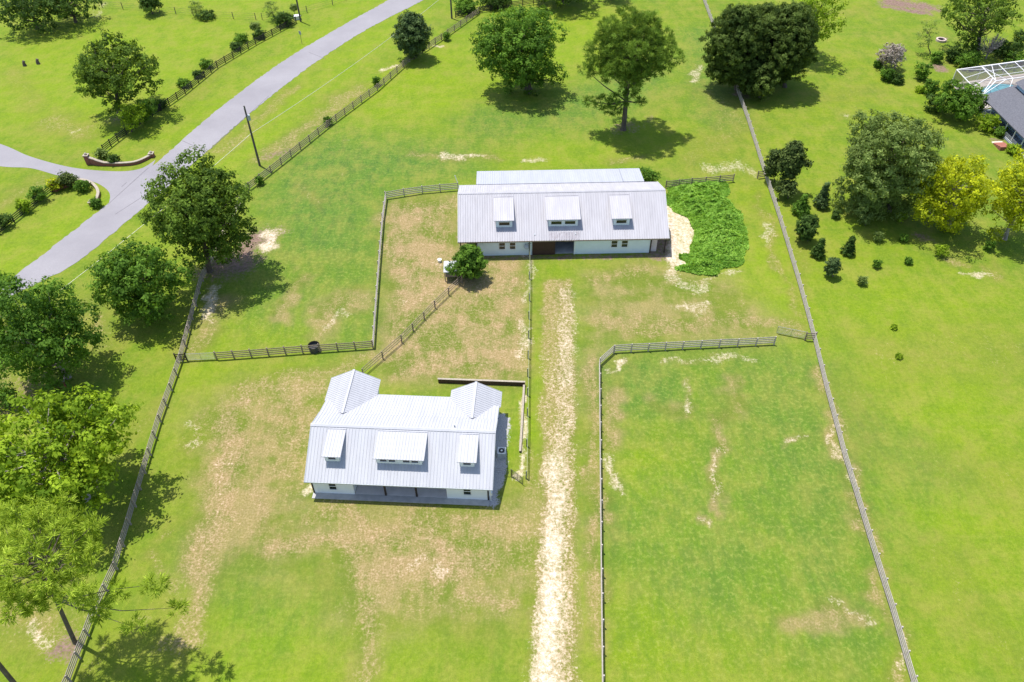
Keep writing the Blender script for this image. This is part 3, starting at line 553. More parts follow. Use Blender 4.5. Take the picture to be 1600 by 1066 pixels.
# air conditioner
a0 = empty('air_conditioner', loc(NB, 10.2, 5.9), NB['yaw'], 'pale square air conditioning unit standing beside the near barn', 'air conditioner')
MB().box(-.42, .42, -.42, .42, .04, .85).build('casing', M['bluegrey'], a0); MB().box(-.5, .5, -.5, .5, 0, .04).build('base_pad', M['conc'], a0)
m = MB(); m.box(-.44, .44, -.44, -.36, .85, .90); m.box(-.44, .44, .36, .44, .85, .90); m.box(-.44, -.36, -.357, .357, .85, .90); m.box(.36, .44, -.357, .357, .85, .90); m.build('top_rim', M['white'], a0)
m = MB(); m.tube([(0, 0, .855), (0, 0, .875)], .32, 20); m.build('fan_grille', M['black'], a0); m = MB(); m.tube([(0, 0, .876), (0, 0, .90)], .12, 12); m.build('fan_hub', M['white'], a0)
# low retaining wall behind the near barn
rw_ = empty('retaining_wall', loc(NB, 12.2, 16.4), NB['yaw'], 'low brown retaining wall with pale cap behind the near barn', 'wall')
m = MB(); m.box(-10.3, .1, -.1, .1, 0, .62); m.box(-.1, .1, -10, -.103, 0, .30); m.build('wall', M['door_brown'], rw_)
m = MB(); m.box(-10.35, .12, -.12, .13, .623, .67); m.box(-.12, .12, -10.05, -.123, .303, .34); m.build('cap', M['cap'], rw_)
# far barn
f0_ = empty('far_barn', loc(FB, 0, 0), FB['yaw'], 'long weathered metal roofed barn with open brown sliding door and rear lean-to', 'barn')
ff, fr, fbk = (-.53, 2.87), (6.08, 6.50), (11.4, 4.32); fsl = lambda v: ff[1]+(fr[1]-ff[1])*(v-ff[0])/(fr[0]-ff[0])
w = MB(); w.box(-12.0, -4.12, 0, .15, 0, 2.95); w.box(1.54, 12.25, 0, .15, 0, 2.95); w.box(-4.12, 1.54, 0, .15, 2.45, 2.95)
side = [(.153, 0), (11.2, 0), (11.2, 4.2), (6.08, 6.35), (.153, 3.1)]; w.prism(side, -12.15, -12.003, 'x'); w.prism(side, 12.253, 12.4, 'x'); w.box(-12.0, 12.25, 11.05, 11.2, 0, 4.1)
boards(w, -12, -4.12, 0, .02, 2.93, .36); boards(w, 1.54, 12.25, 0, .02, 2.93, .36); w.build('wall', M['wall_blue'], f0_)
r = MB(); sheet(r, -14.7, 14.7, ff, fr, rh=.065, rw=.10); sheet(r, -14.7, 14.7, fr, fbk); r.build('roof', M['roof_f'], f0_)
c_ = MB(); sheet(c_, -14.73, 14.73, (fr[0]-.2, fsl(fr[0]-.2)+.075), (fr[0], fr[1]+.075), .02, 0); sheet(c_, -14.73, 14.73, (fr[0]+.001, fr[1]+.075), (fr[0]+.2, fr[1]-.082+.075), .02, 0); c_.build('ridge_cap', M['roof_f'], f0_)
for sgn in (-1, 1):
    q_ = MB(); x = 14.72*sgn
    for a, b in ((ff, fr), (fr, fbk)): q_.bar((x, a[0], a[1]-.06), (x, b[0], b[1]-.06), .03, .16)
    q_.build('rake_trim', M['trim'], f0_)
q_ = MB(); q_.box(-14.73, 14.73, ff[0]-.04, ff[0]-.003, ff[1]-.17, ff[1]-.02); q_.build('fascia', M['fence_brown'], f0_)
r = MB(); sheet(r, -12.25, 9.6, (11.45, 4.38), (16.4, 3.5)); sheet(r, 9.62, 12.75, (11.45, 4.40), (16.4, 3.52)); r.build('lean_to_roof', M['roof_l'], f0_)
m = MB(); m.box(-12.0, 12.5, 16.0, 16.12, 0, 3.4); m.box(-12.0, -11.88, 11.3, 15.997, 0, 3.4); m.box(12.38, 12.5, 11.3, 15.997, 0, 3.4); m.build('lean_to_wall', M['wall_blue'], f0_)
dt, de = (5.45, 6.18), (1.05, 5.22)
dormer(f0_, -9.70, -6.85, -9.42, -7.08, dt, de, 1.36, [(-8.95, -7.5, 4.28, 4.80)], fsl, M['roof_f'], M['wall_blue'])
dormer(f0_, -2.45, 2.40, -2.10, 2.05, dt, de, 1.36, [(-1.70, -.25, 4.28, 4.80), (.22, 1.66, 4.28, 4.80)], fsl, M['roof_f'], M['wall_blue'])
dormer(f0_, 6.65, 9.52, 6.98, 9.28, dt, de, 1.36, [(7.4, 8.8, 4.28, 4.80)], fsl, M['roof_f'], M['wall_blue'])
# runoff stain below the wide dormer
m = MB(); sheet(m, -2.05, 2.2, (-.45, fsl(-.45)+.008), (.55, fsl(.55)+.008), .004, .34, rh=.068, rw=.106); m.build('runoff_stain', M['stain'], f0_)
for u0, u1 in ((-9.0, -8.2), (-7.5, -6.75), (6.8, 7.6), (8.25, 9.05)): window(f0_, u0, u1, 0, 1.15, 2.25, 2)
dr = MB(); dr.box(-4.35, -1.12, -.10, -.03, .05, 2.45); boards(dr, -4.35, -1.12, -.10, .05, 2.45, .3, w=.03, d=.015); do_ = dr.build('sliding_door', M['door_brown'], f0_); MB().box(-1.3, -1.22, -.16, -.116, 1.0, 1.3).build('handle', M['black'], do_)
MB().box(-4.6, 2.0, -.10, -.02, 2.5, 2.58).build('door_track', M['steel_dark'], f0_)
MB().box(1.54, 1.72, -.06, -.003, 0, 2.45).build('door_post', M['trim'], f0_)
m = MB(); m.box(-12.1, 12.3, .16, 11.0, -.05, .05); m.build('floor', M['conc'], f0_)
m = MB(); m.box(-4.1, -3.95, .16, 11, .05, 3.4); m.box(1.6, 1.75, .16, 11, .05, 3.4); m.box(-3.94, 1.59, 6.0, 6.12, .05, 3.0); m.build('stall_partition', M['bluegrey'], f0_)
for u in (-14.4, 14.4):
    for v in (0, 3.7, 7.4, 11): MB().box(u-.08, u+.08, v-.08, v+.08, 0, fsl(v)-.1 if v < 6 else 4.3+(11.3-v)*.39).build('aisle_post', M['wood_dark'], f0_)
for u in (-12.2, 12.35): MB().box(u-.09, u+.09, -.1, -.02, 0, 2.8).build('corner_post', M['wood_dark'], f0_)
MB().box(12.45, 13.3, .3, .4, 0, 2.4).build('lit_ground_panel', simple('sunlit_ground_tone', (.72, .62, .62), rough=.7), f0_)  # panel stands in for ground beyond the aisle, sunlight put into its colour
# satellite dish on the wall
sd_ = empty('satellite_dish', loc(FB, -5.15, -.02, 1.5), FB['yaw'], 'small round satellite dish fixed to the long barn wall left of its door', 'satellite dish')
m = MB(); m.tube([(0, -.35, .25), (0, -.40, .27), (0, -.44, .29)], [.40, .34, .1], 18); m.build('dish', M['bluegrey'], sd_); m = MB(); m.tube([(0, 0, 0), (0, -.3, .05), (0, -.36, .25)], .025, 6); m.tube([(0, -.38, .05), (0, -.8, .2)], .012, 5); m.build('arm', M['steel_dark'], sd_)
# upright yard post in front of the long barn
m = MB(); m.tube([(0, 0, 0), (0, 0, 2.6)], .08, 8); m.tube([(-.25, 0, 2.45), (.25, 0, 2.45)], .04, 6); o = m.build('yard_post', M['pole']); o.location = G(827, 402); tag(o, 'single post with short crossbar at the barn end of the drive fence', 'post')
# little covered feeder beside the bush
p = G(706, 432); k_ = empty('feed_shelter', p, .02, 'little white roofed shelter beside the bright bush at the long barn corner', 'shelter')
m = MB(); m.add([(-1.0,-1.2,1.75),(1.0,-1.2,1.75),(1.0,.9,2.0),(-1.0,.9,2.0),(-1.0,-1.2,1.69),(1.0,-1.2,1.69),(1.0,.9,1.94),(-1.0,.9,1.94)], [(0,1,2,3),(4,7,6,5),(0,4,5,1),(1,5,6,2),(2,6,7,3),(3,7,4,0)]); m.build('roof', M['roof_n'], k_)
for x in (-.85, .85):
    for y in (-1.0, .7): MB().box(x-.06, x+.06, y-.06, y+.06, 0, 1.68 if y < 0 else 1.88).build('post', M['fence_brown'], k_)
MB().box(-.78, .78, -.75, .6, .5, .95).build('trough', M['inner'], k_)
# bucket, tank, pipe
m = MB(); m.tube([(0,0,0),(0,0,.42)], [.24,.30], 14); o = m.build('bucket', M['white']); o.location = G(687, 409); tag(o, 'small white bucket lying in the dry yard left of the long barn', 'bucket')
tk = empty('stock_tank', G(492, 547), 0, 'round black stock tank behind the dark board fence', 'tank')
m = MB(); n = 24; R0 = .72
m.tube([(0,0,0),(0,0,.85)], [R0*.95, R0], n, False); m.tube([(0,0,.85),(0,0,.12)], [R0-.05, R0-.1], n, False); m.tube([(0,0,.83),(0,0,.89)], [R0+.03, R0+.03], n, False); m.add([((R0-.09)*math.cos(2*math.pi*k/n), (R0-.09)*math.sin(2*math.pi*k/n), .12) for k in range(n)], [tuple(range(n))]); m.build('tub', simple('dark_tank', (.07, .07, .075), (.04, .04, .045), .5), tk, fix=False)
m = MB(); m.tube([(0,0,.55),(0,0,.555)], R0-.065, 24); m.build('water', M['glass'], tk)
a = YP(712, 286, loc(FB, -14.6, 11.5).y); m = MB(); m.tube([(0, 0, 0), (-.55, .5, 1.8)], .06, 6); o = m.build('white_pipe', M['white']); p_ = G(717, 292); o.location = p_; tag(o, 'white pipe leaning up beside the fence at the long barn', 'pipe')

# ---------------------------------------------------------------- poles, wires, sign
def pole(px, py, h, label, xform=True):
    b = G(px, py); t = empty('utility_pole', b, 0, label, 'utility pole', 'utility poles along the road')
    MB().tube([(0,0,-.1),(0,0,h*.5),(0,0,h)], [.19,.165,.13], 10).build('shaft', M['pole'], t, smooth=False)
    if xform:
        m = MB(); m.tube([(.32,-.1,h*.78),(.32,-.1,h*.78+.85)], .24, 12); m.build('transformer', M['bluegrey'], t)
    m = MB(); m.tube([(0,-.17,h-.35),(0,-.28,h-.1)], .04, 6); m.build('insulator', M['bluegrey'], t); return b
pb1 = pole(406, 259, 10.6, 'tall utility pole with grey transformer between road and brown fence')
pb2 = pole(706, 29, 10.6, 'utility pole at the top of the verge by the dark fence', False)
pb3 = pole(470, 34, 10.6, 'utility pole across the road beside the white box', False)
d_ = (pb1-pb2); pb0 = pb1+d_*.95
def wire(a, b, sag, label):
    m = MB(); N_ = 24; pts = []
    for i in range(N_+1):
        t = i/N_; p = a.lerp(b, t)-a; p.z -= sag*4*t*(1-t); pts.append(p)
    m.tube(pts, .032, 5); o = m.build('power_line', M['wire']); o.location = a; tag(o, label, 'wire', 'power lines')
za = Vector((0, 0, 5.9)); wire(pb1+za, pb2+za, .8, 'power line strung above the verge right of the road')
D0 = G(70, 462, 5.0); dirn = (D0-(pb1+za)); wire(pb1+za+dirn*1.5, pb1+za, .9, 'power line running down past the large left oaks')
s_ = empty('road_sign', G(472, 69), R(55), 'thin road sign post seen edge on beside the bend', 'sign'); MB().tube([(0,0,0),(0,0,2.7)], .045, 6).build('post', M['pole'], s_); MB().box(-.02, .02, -.3, .3, 2.0, 2.7).build('sign_board', M['bluegrey'], s_)
s_ = empty('white_box', G(465, 30), R(20), 'white utility box by the pole across the road', 'utility box'); MB().box(-.7, .7, -.5, .5, 0, .75).build('box', M['white'], s_); MB().box(-.75, .75, -.55, .55, .753, .82).build('lid', M['white'], s_)
# ---------------------------------------------------------------- entrance walls
def curved_wall(pp, hs, label, group='brick entrance walls'):
    pts = smooth_line(GL(*pp), 6); N_ = len(pts); base = pts[0]; t = empty('entrance_wall', base, 0, label, 'wall', group)
    hh = np.interp(np.linspace(0, 1, N_), np.linspace(0, 1, len(hs)), hs); m = MB(); c = MB()
    for mb_, w_, z0f, z1f in ((m, .16, lambda h: -.02, lambda h: h), (c, .22, lambda h: h+.003, lambda h: h+.13)):
        V_ = []; 
        for i, p in enumerate(pts):
            d = (pts[min(i+1, N_-1)]-pts[max(i-1, 0)]).normalized(); n = Vector((-d.y, d.x, 0)); q_ = p-base
            for sgn, z in ((-1, z0f(hh[i])), (1, z0f(hh[i])), (1, z1f(hh[i])), (-1, z1f(hh[i]))): v_ = q_+n*w_*sgn; V_.append((v_.x, v_.y, z))
        F_ = [(0,3,2,1), tuple((N_-1)*4+k for k in range(4))]
        for i in range(N_-1):
            for k in range(4): F_.append((i*4+k, i*4+(k+1) % 4, i*4+4+(k+1) % 4, i*4+4+k))
        mb_.add(V_, F_)
    m.build('brick_wall', M['brick'], t); c.build('wall_cap', M['cap'], t)
    for p, h in ((pts[0], hs[0]), (pts[-1], hs[-1])):
        q_ = p-base; o = MB().box(q_.x-.35, q_.x+.35, q_.y-.35, q_.y+.35, 0, h+.25).build('pillar', M['brick'], t); m = MB(); m.box(q_.x-.43, q_.x+.43, q_.y-.43, q_.y+.43, h+.253, h+.36); m.tube([(q_.x, q_.y, h+.36), (q_.x, q_.y, h+.55), (q_.x, q_.y, h+.7)], [.2, .22, .08], 10); m.build('pillar_cap', M['cap'], o)
curved_wall([(140,256),(150,258),(165,259),(190,259),(215,256),(238,245)], [1.35,1.1,.55,.45,.45,.4], 'curved brick entrance wall with pale cap on the upper side of the side road')
curved_wall([(88,298),(105,292),(125,285),(145,290),(155,303),(151,316),(145,321)], [1.3,.7,.5,.45,.45,.4,.4], 'curved brick entrance wall sweeping round the planting below the side road')

# ---------------------------------------------------------------- house and pool cage
P1 = G(1533, 150, 2.8); P2 = G(1600, 216, 2.8); e = (P2-P1).normalized(); nrm = Vector((-e.y, e.x, 0))     # along the eave, and inward
if nrm.x < 0: nrm = -nrm
yaw_h = math.atan2(e.y, e.x); h0 = empty('house', Vector((P1.x, P1.y, 0)), yaw_h, 'pale blue house with grey shingle roof and railed porch', 'house')
# local axes: x along the eave away from the pool, y inward
sg = 1 if (Matrix.Rotation(-yaw_h, 3, 'Z') @ nrm).y > 0 else -1
Lh, Dh = 24, 7.0; m = MB(); z0, z1 = 2.8, 5.2
def ybox(mb, x0, x1, y0, y1, za_, zb_):
    y0, y1 = sorted((y0*sg, y1*sg)); return mb.box(x0, x1, y0, y1, za_, zb_)
m.add([(0,0,z0),(Lh,0,z0),(Lh,Dh*sg,z1),(0,Dh*sg,z1),(0,2*Dh*sg,z0),(Lh,2*Dh*sg,z0),(0,0,z0-.15),(Lh,0,z0-.15),(Lh,2*Dh*sg,z0-.15),(0,2*Dh*sg,z0-.15)],
      [(0,1,2,3),(3,2,5,4),(0,6,7,1),(4,5,8,9),(0,3,4,9,6),(1,7,8,5,2),(6,9,8,7)]); m.build('roof', M['shingle'], h0)
m = MB(); ybox(m, .4, Lh-.4, 2.6, 2.75, 0, 2.6); ybox(m, .4, .55, 2.753, 2*Dh-.5, 0, 2.6); m.build('wall', simple('pale_blue_siding', (.42, .56, .70), (.36, .50, .64), .7), h0)
m = MB(); ybox(m, 0.2, Lh, .25, 2.6, 0, .25); m.build('porch_floor', simple('blue_grey_porch_board', (.30, .34, .40), rough=.8), h0)  # blue-grey boards of the porch floor
for i in range(9): m = MB(); ybox(m, 1.0+i*2.6, 1.14+i*2.6, .3, .44, .25, 2.65); m.build('porch_post', M['trim'], h0)
for i in range(8):
    if i == 2: continue
    x = 1.14+i*2.6; m = MB(); ybox(m, x, x+2.46, .34, .40, 1.05, 1.12); ybox(m, x, x+2.46, .34, .40, .36, .42)
    for k in range(1, 12): ybox(m, x+k*.205-.02, x+k*.205+.02, .35, .39, .423, 1.047)
    m.build('railing', M['trim'], h0)
for x in (2.0, 5.4, 9.0, 13): 
    f = MB(); ybox(f, x-.08, x+1.3, 2.50, 2.597, .9, 2.2); o = f.build('window', M['trim'], h0); f = MB(); ybox(f, x, x+1.22, 2.48, 2.497, .98, 2.12); f.build('pane', M['glass'], o)
m = MB(); v_ = [(3.2, 4.2), (9.0, 4.2)]; ybox(m, .7, 7.7, 5.2, 9.8, 2.9, 5.3); m.build('upper_wall', bpy.data.materials['pale_blue_siding'], h0)
m = MB(); m.add([(.4,4.8*sg,5.3),(8.1,4.8*sg,5.3),(8.1,10.2*sg,5.3),(.4,10.2*sg,5.3),(.4,7.5*sg,6.7),(8.1,7.5*sg,6.7)], [(0,1,5,4),(3,4,5,2),(0,4,3),(1,2,5),(0,3,2,1)]); m.build('upper_roof', M['shingle'], h0)
for y in (5.9, 7.9):
    f = MB(); ybox(f, .63, .697, y, y+1.2, 3.9, 5.0); o = f.build('window', M['trim'], h0); f = MB(); ybox(f, .60, .627, y+.08, y+1.12, 3.98, 4.92); f.build('pane', M['glass'], o)
# brick steps off the porch
st = empty('brick_steps', G(1557, 222), yaw_h, 'red brick garden steps leading to the house porch', 'steps')
for k in range(5): MB().box(.0+k*.55, .5+k*.55, -.9, .9, 0, .12+.13*k).build('step', M['redpaver'] if k else M['cream'], st)
# pool cage
A = G(1495, 109, 2.8); Bc = G(1583, 97, 2.8); Dv = P1-A; Bc2 = Bc+(Bc-A)*.35; Cc = Bc2+Dv
for p in (A, Bc2, Cc): p.z = 0
Pz = Vector((P1.x, P1.y, 0)); cage = empty('pool_cage', A, 0, 'white framed screen enclosure over the swimming pool', 'screen enclosure')
def mat_screen():
    m = bpy.data.materials.new('insect_screen'); m.use_nodes = True; t = m.node_tree; out = t.nodes['Material Output']; d = t.nodes['Principled BSDF']; d.inputs['Base Color'].default_value = (.10, .09, .11, 1); d.inputs['Roughness'].default_value = .8
    tp = t.nodes.new('ShaderNodeBsdfTransparent'); mx = t.nodes.new('ShaderNodeMixShader'); mx.inputs[0].default_value = .38; t.links.new(tp.outputs[0], mx.inputs[1]); t.links.new(d.outputs[0], mx.inputs[2]); t.links.new(mx.outputs[0], out.inputs[0]); return m
u_ = Bc2-A; w_ = Pz-A; pt = lambda a, b, z: u_*a+w_*b+Vector((0, 0, z)); H1, H2 = 2.8, 4.0
ins = .22; T = [pt(ins, ins, H2), pt(1-ins*.6, ins, H2), pt(1-ins*.6, 1-ins, H2), pt(ins, 1-ins, H2)]; E_ = [pt(0,0,H1), pt(1,0,H1), pt(1,1,H1), pt(0,1,H1)]; F_ = [pt(0,0,0), pt(1,0,0), pt(1,1,0), pt(0,1,0)]
m = MB(); bw = .13
for k in range(4):
    k2 = (k+1) % 4
    for a, b in ((T[k], T[k2]), (E_[k], E_[k2]), (E_[k], T[k]), (F_[k], E_[k])): m.bar(a, b, bw, bw)
    for j in range(1, 3):
        s_ = j/3; e0 = E_[k].lerp(E_[k2], s_); t0 = T[k].lerp(T[k2], s_); m.bar(e0, t0, .08, .08); m.bar(F_[k].lerp(F_[k2], s_), e0, .07, .07)
    m.bar(E_[k], T[k].lerp(T[k2], .2), .09, .09); m.bar(E_[k2], T[k2].lerp(T[k], .2), .09, .09)
for j in range(1, 3): m.bar(T[0].lerp(T[1], j/3), T[3].lerp(T[2], j/3), .09, .09)
for j in (1, 2): m.bar(T[0].lerp(T[3], j/3), T[1].lerp(T[2], j/3), .07, .07)
m.bar(T[0], T[3].lerp(T[2], .2), .08, .08); m.bar(T[3], T[0].lerp(T[1], .2), .08, .08)
m.build('frame', simple('white_aluminium', (.8, .78, .78), (.74, .72, .72), .4), cage, fix=False)
m = MB(); dn = Vector((0, 0, -.02))
for k in range(4):
    k2 = (k+1) % 4; m.add([E_[k]+dn, E_[k2]+dn, T[k2]+dn, T[k]+dn], [(0,1,2,3)]); 
    if k != 2: m.add([F_[k], F_[k2], E_[k2]+dn, E_[k]+dn], [(0,1,2,3)])
m.add([p+dn for p in T], [(0,1,2,3)]); m.build('screen', mat_screen(), cage, fix=False)
flat('pool_deck', [p+A for p in F_], .06, M['cream'])
pc = A+pt(.50, .56, 0); ring = []; N_ = 32; ud = u_.normalized(); wd = w_.normalized()
ring = [pc+ud*(5.0*math.cos(2*math.pi*k/N_))+wd*(2.7*math.sin(2*math.pi*k/N_)+.5*math.cos(4*math.pi*k/N_)) for k in range(N_)]
def mat_pool():
    m, t, b = newmat('pool_water'); f = noise(t, 1.5, objvec(t), 4, .6); t.links.new(ramp(t, f, [(.35, (.10, .42, .50)), (.65, (.25, .62, .68))]), b.inputs['Base Color']); b.inputs['Roughness'].default_value = .08; bump(t, b, f, .2, .05); return m
pl = empty('swimming_pool', pc, 0, 'oval turquoise swimming pool inside the screen enclosure', 'pool'); m = MB(); m.add([(p.x-pc.x, p.y-pc.y, .075) for p in ring], [tuple(range(N_))]); m.build('water', mat_pool(), pl)
m = MB(); rr = [(p-pc)*1.07 for p in ring]+[(ring[0]-pc)*1.07]; m.tube([(p.x, p.y, .09) for p in rr], .13, 6, False); m.build('coping', M['cream'], pl)
# fire ring
fp = empty('fire_pit', G(1470, 64), 0, 'small pale stone fire pit on the lawn beside the pool garden', 'fire pit'); m = MB(); n = 20
m.tube([(0,0,0),(0,0,.4)], 1.0, n, False); m.tube([(0,0,.4),(0,0,.02)], .68, n, False); v0 = len(m.v)
m.add([(1.0*math.cos(2*math.pi*k/n), 1.0*math.sin(2*math.pi*k/n), .4) for k in range(n)]+[(.68*math.cos(2*math.pi*k/n), .68*math.sin(2*math.pi*k/n), .4) for k in range(n)], [(k, (k+1) % n, n+(k+1) % n, n+k) for k in range(n)]); m.build('stone_ring', simple('pink_stone', (.62, .48, .42), (.45, .34, .30), .9, 6), fp, fix=False)
m = MB(); m.tube([(0,0,.02),(0,0,.1)], .62, 12); m.build('ash_bed', M['black'], fp)
# rusty scrap under the left oak
sc = empty('rusty_drum', G(96, 607), .4, 'rusty red drum under the large left oak', 'drum'); m = MB(); m.tube([(-.5,0,.35),(.7,0,.35)], .35, 14); m.build('drum_body', M['rust'], sc); m = MB(); m.tube([(-.54,0,.35),(-.50,0,.35)], .38, 14); m.tube([(.1,0,.35),(.14,0,.35)], .37, 14); m.tube([(.7,0,.35),(.74,0,.35)], .38, 14); m.build('hoop', M['wood_dark'], sc)
for i, (x, y) in enumerate(((39,103),(60,100))):
    o = MB(); o.tube([(0,0,0),(0,0,.6),(.1,.05,1.0)], [.38,.27,.2], 9); o.tube([(0,0,.4),(.35,.1,.9)], [.14,.07], 6); o = o.build('tree_stump', M['bark']); o.location = G(x, y); tag(o, ['left one of two broken stumps standing in the far left field', 'right one of two broken stumps standing in the far left field'][i], 'stump', 'stumps in the far field')

# ---------------------------------------------------------------- vegetation
def leaf_mesh(name, cen, nrm_, size, tint, mat, parent, elong=1.0, curl=.25, axis_dir=None):
    """one mesh of many small four-cornered leaf faces"""
    N = len(cen); r = rng.normal(size=(N, 3)); nrm_ = nrm_/np.linalg.norm(nrm_, axis=1, keepdims=True)
    a = axis_dir+r*.25 if axis_dir is not None else r
    if axis_dir is None: a = a-nrm_*(a*nrm_).sum(1, keepdims=True)
    a /= np.linalg.norm(a, axis=1, keepdims=True); b = np.cross(nrm_, a); b /= np.linalg.norm(b, axis=1, keepdims=True)+1e-9
    s = size[:, None]; la = a*s*elong; lb = b*s*(.62 if axis_dir is None else .34)
    v = np.stack([cen-la, cen+lb-la*.1+nrm_*s*curl*.3, cen+la, cen-lb-la*.1+nrm_*s*curl*.3], 1).reshape(-1, 3).astype(np.float32)
    me = bpy.data.meshes.new(name); me.vertices.add(N*4); me.vertices.foreach_set('co', v.ravel()); me.loops.add(N*4)
    me.loops.foreach_set('vertex_index', np.arange(N*4)); me.polygons.add(N); me.polygons.foreach_set('loop_start', np.arange(0, N*4, 4)); me.update(calc_edges=True)
    at = me.attributes.new('tint', 'FLOAT', 'POINT'); at.data.foreach_set('value', np.repeat(np.clip(tint, 0, 1), 4).astype(np.float32)); me.materials.append(mat)
    o = bpy.data.objects.new(name, me); C.objects.link(o); o.parent = parent; return o
def fib(n):
    i = np.arange(n)+.5; ph = np.arccos(1-2*i/n); th = math.pi*(1+5**.5)*i; return np.stack([np.cos(th)*np.sin(ph), np.sin(th)*np.sin(ph), np.cos(ph)], 1)
def crown_lobes(shape, Rx, Rz, nl, lr):
    """lobe centres (unit: metres, relative to crown centre) and radii"""
    out = []
    if shape == 'round':
        for d in fib(nl):
            k = rng.uniform(.48, .88); c = np.array([d[0]*Rx*k, d[1]*Rx*k, d[2]*Rz*k*(1 if d[2] > 0 else .85)]); out.append((c, lr*rng.uniform(.62, 1.28)))
        out.append((np.zeros(3), lr*1.2))
    elif shape == 'open':
        for d in fib(nl):
            k = rng.uniform(.55, .88); c = np.array([d[0]*Rx*k, d[1]*Rx*k, d[2]*Rz*k]); out.append((c, lr*rng.uniform(.6, 1.05)))
    elif shape == 'cone':
        for i in range(nl):
            t = i/(nl-1) if nl > 1 else 0; z = -Rz+2*Rz*t*.95; rr = Rx*(1-t)**.8*.42; an = i*2.4; out.append((np.array([math.cos(an)*rr, math.sin(an)*rr, z+.1*Rz]), max(Rx*(1-t)**.8*.72, Rx*.2)))
    elif shape == 'egg':
        for d in fib(nl):
            zz = d[2]; w_ = (1-.35*max(zz, 0))*(1 if zz > -.3 else .9); out.append((np.array([d[0]*Rx*.62*w_, d[1]*Rx*.62*w_, zz*Rz*.68]), lr*rng.uniform(.85, 1.15)))
        out.append((np.zeros(3), lr*1.4))
    return out
def crown_points(lobes, csize, cd, lpc, flat_=.85, spread=.55):
    """clumps on every lobe, leaves around every clump"""
    P, Nn, Tn, Ad = [], [], [], []
    for c, r in lobes:
        nc = max(5, int(cd*r*r/(csize*csize))); nc = int(nc*1.5); d = fib(nc)+rng.normal(size=(nc, 3))*.22; d /= np.linalg.norm(d, axis=1, keepdims=True)
        keep = rng.random(nc) < np.clip(.78+d[:, 2]*.4, .45, 1); d = d[keep]; nc = len(d)
        cc = c+d*r*rng.uniform(.72, 1.08, (nc, 1))*np.array([1, 1, flat_]); tn = rng.normal(.46, .24, nc)+rng.normal(0, .10)
        n = max(3, lpc); o_ = rng.normal(size=(nc, n, 3))*csize*spread*.72; o_[..., 2] *= .75
        P.append((cc[:, None]+o_).reshape(-1, 3)); nn = d[:, None]*.9+o_/csize*.7+rng.normal(size=(nc, n, 3))*.45+np.array([0, 0, .35]); Nn.append(nn.reshape(-1, 3))
        Tn.append((tn[:, None]+rng.normal(0, .13, (nc, n))+o_[..., 2]/csize*.10).ravel()); ad = o_/(np.linalg.norm(o_, axis=2, keepdims=True)+1e-9)+d[:, None]*.7+np.array([0, 0, .25]); Ad.append(ad.reshape(-1, 3))
    return np.concatenate(P), np.concatenate(Nn), np.concatenate(Tn), np.concatenate(Ad)
def place_crown(cx, cy, rx, ry, base=None, zc=None):
    """crown centre height and radii in metres, from what the photo measures"""
    if base is not None:
        b = G(*base); c = YP(cx, cy, b.y); bx = b
        if zc is not None: c = G(cx, cy, zc); c.y = b.y; 
    else:
        c = G(cx, cy, zc); b = Vector((c.x, c.y, 0)); bx = b
    mp = mpp(c); Rx = rx*mp; s = (HC-c.z)/math.sqrt(c.x**2*0+c.y**2+(HC-c.z)**2); cs = math.sqrt(1-s*s)
    q_ = (ry*mp)**2-(Rx*s)**2; Rz = math.sqrt(max(q_, (.55*Rx*cs)**2))/cs; Rz = min(Rz, 1.5*Rx+1.0, max(c.z-.15, .3) if c.z > 1.5 else 9)
    return b, c, Rx, Rz
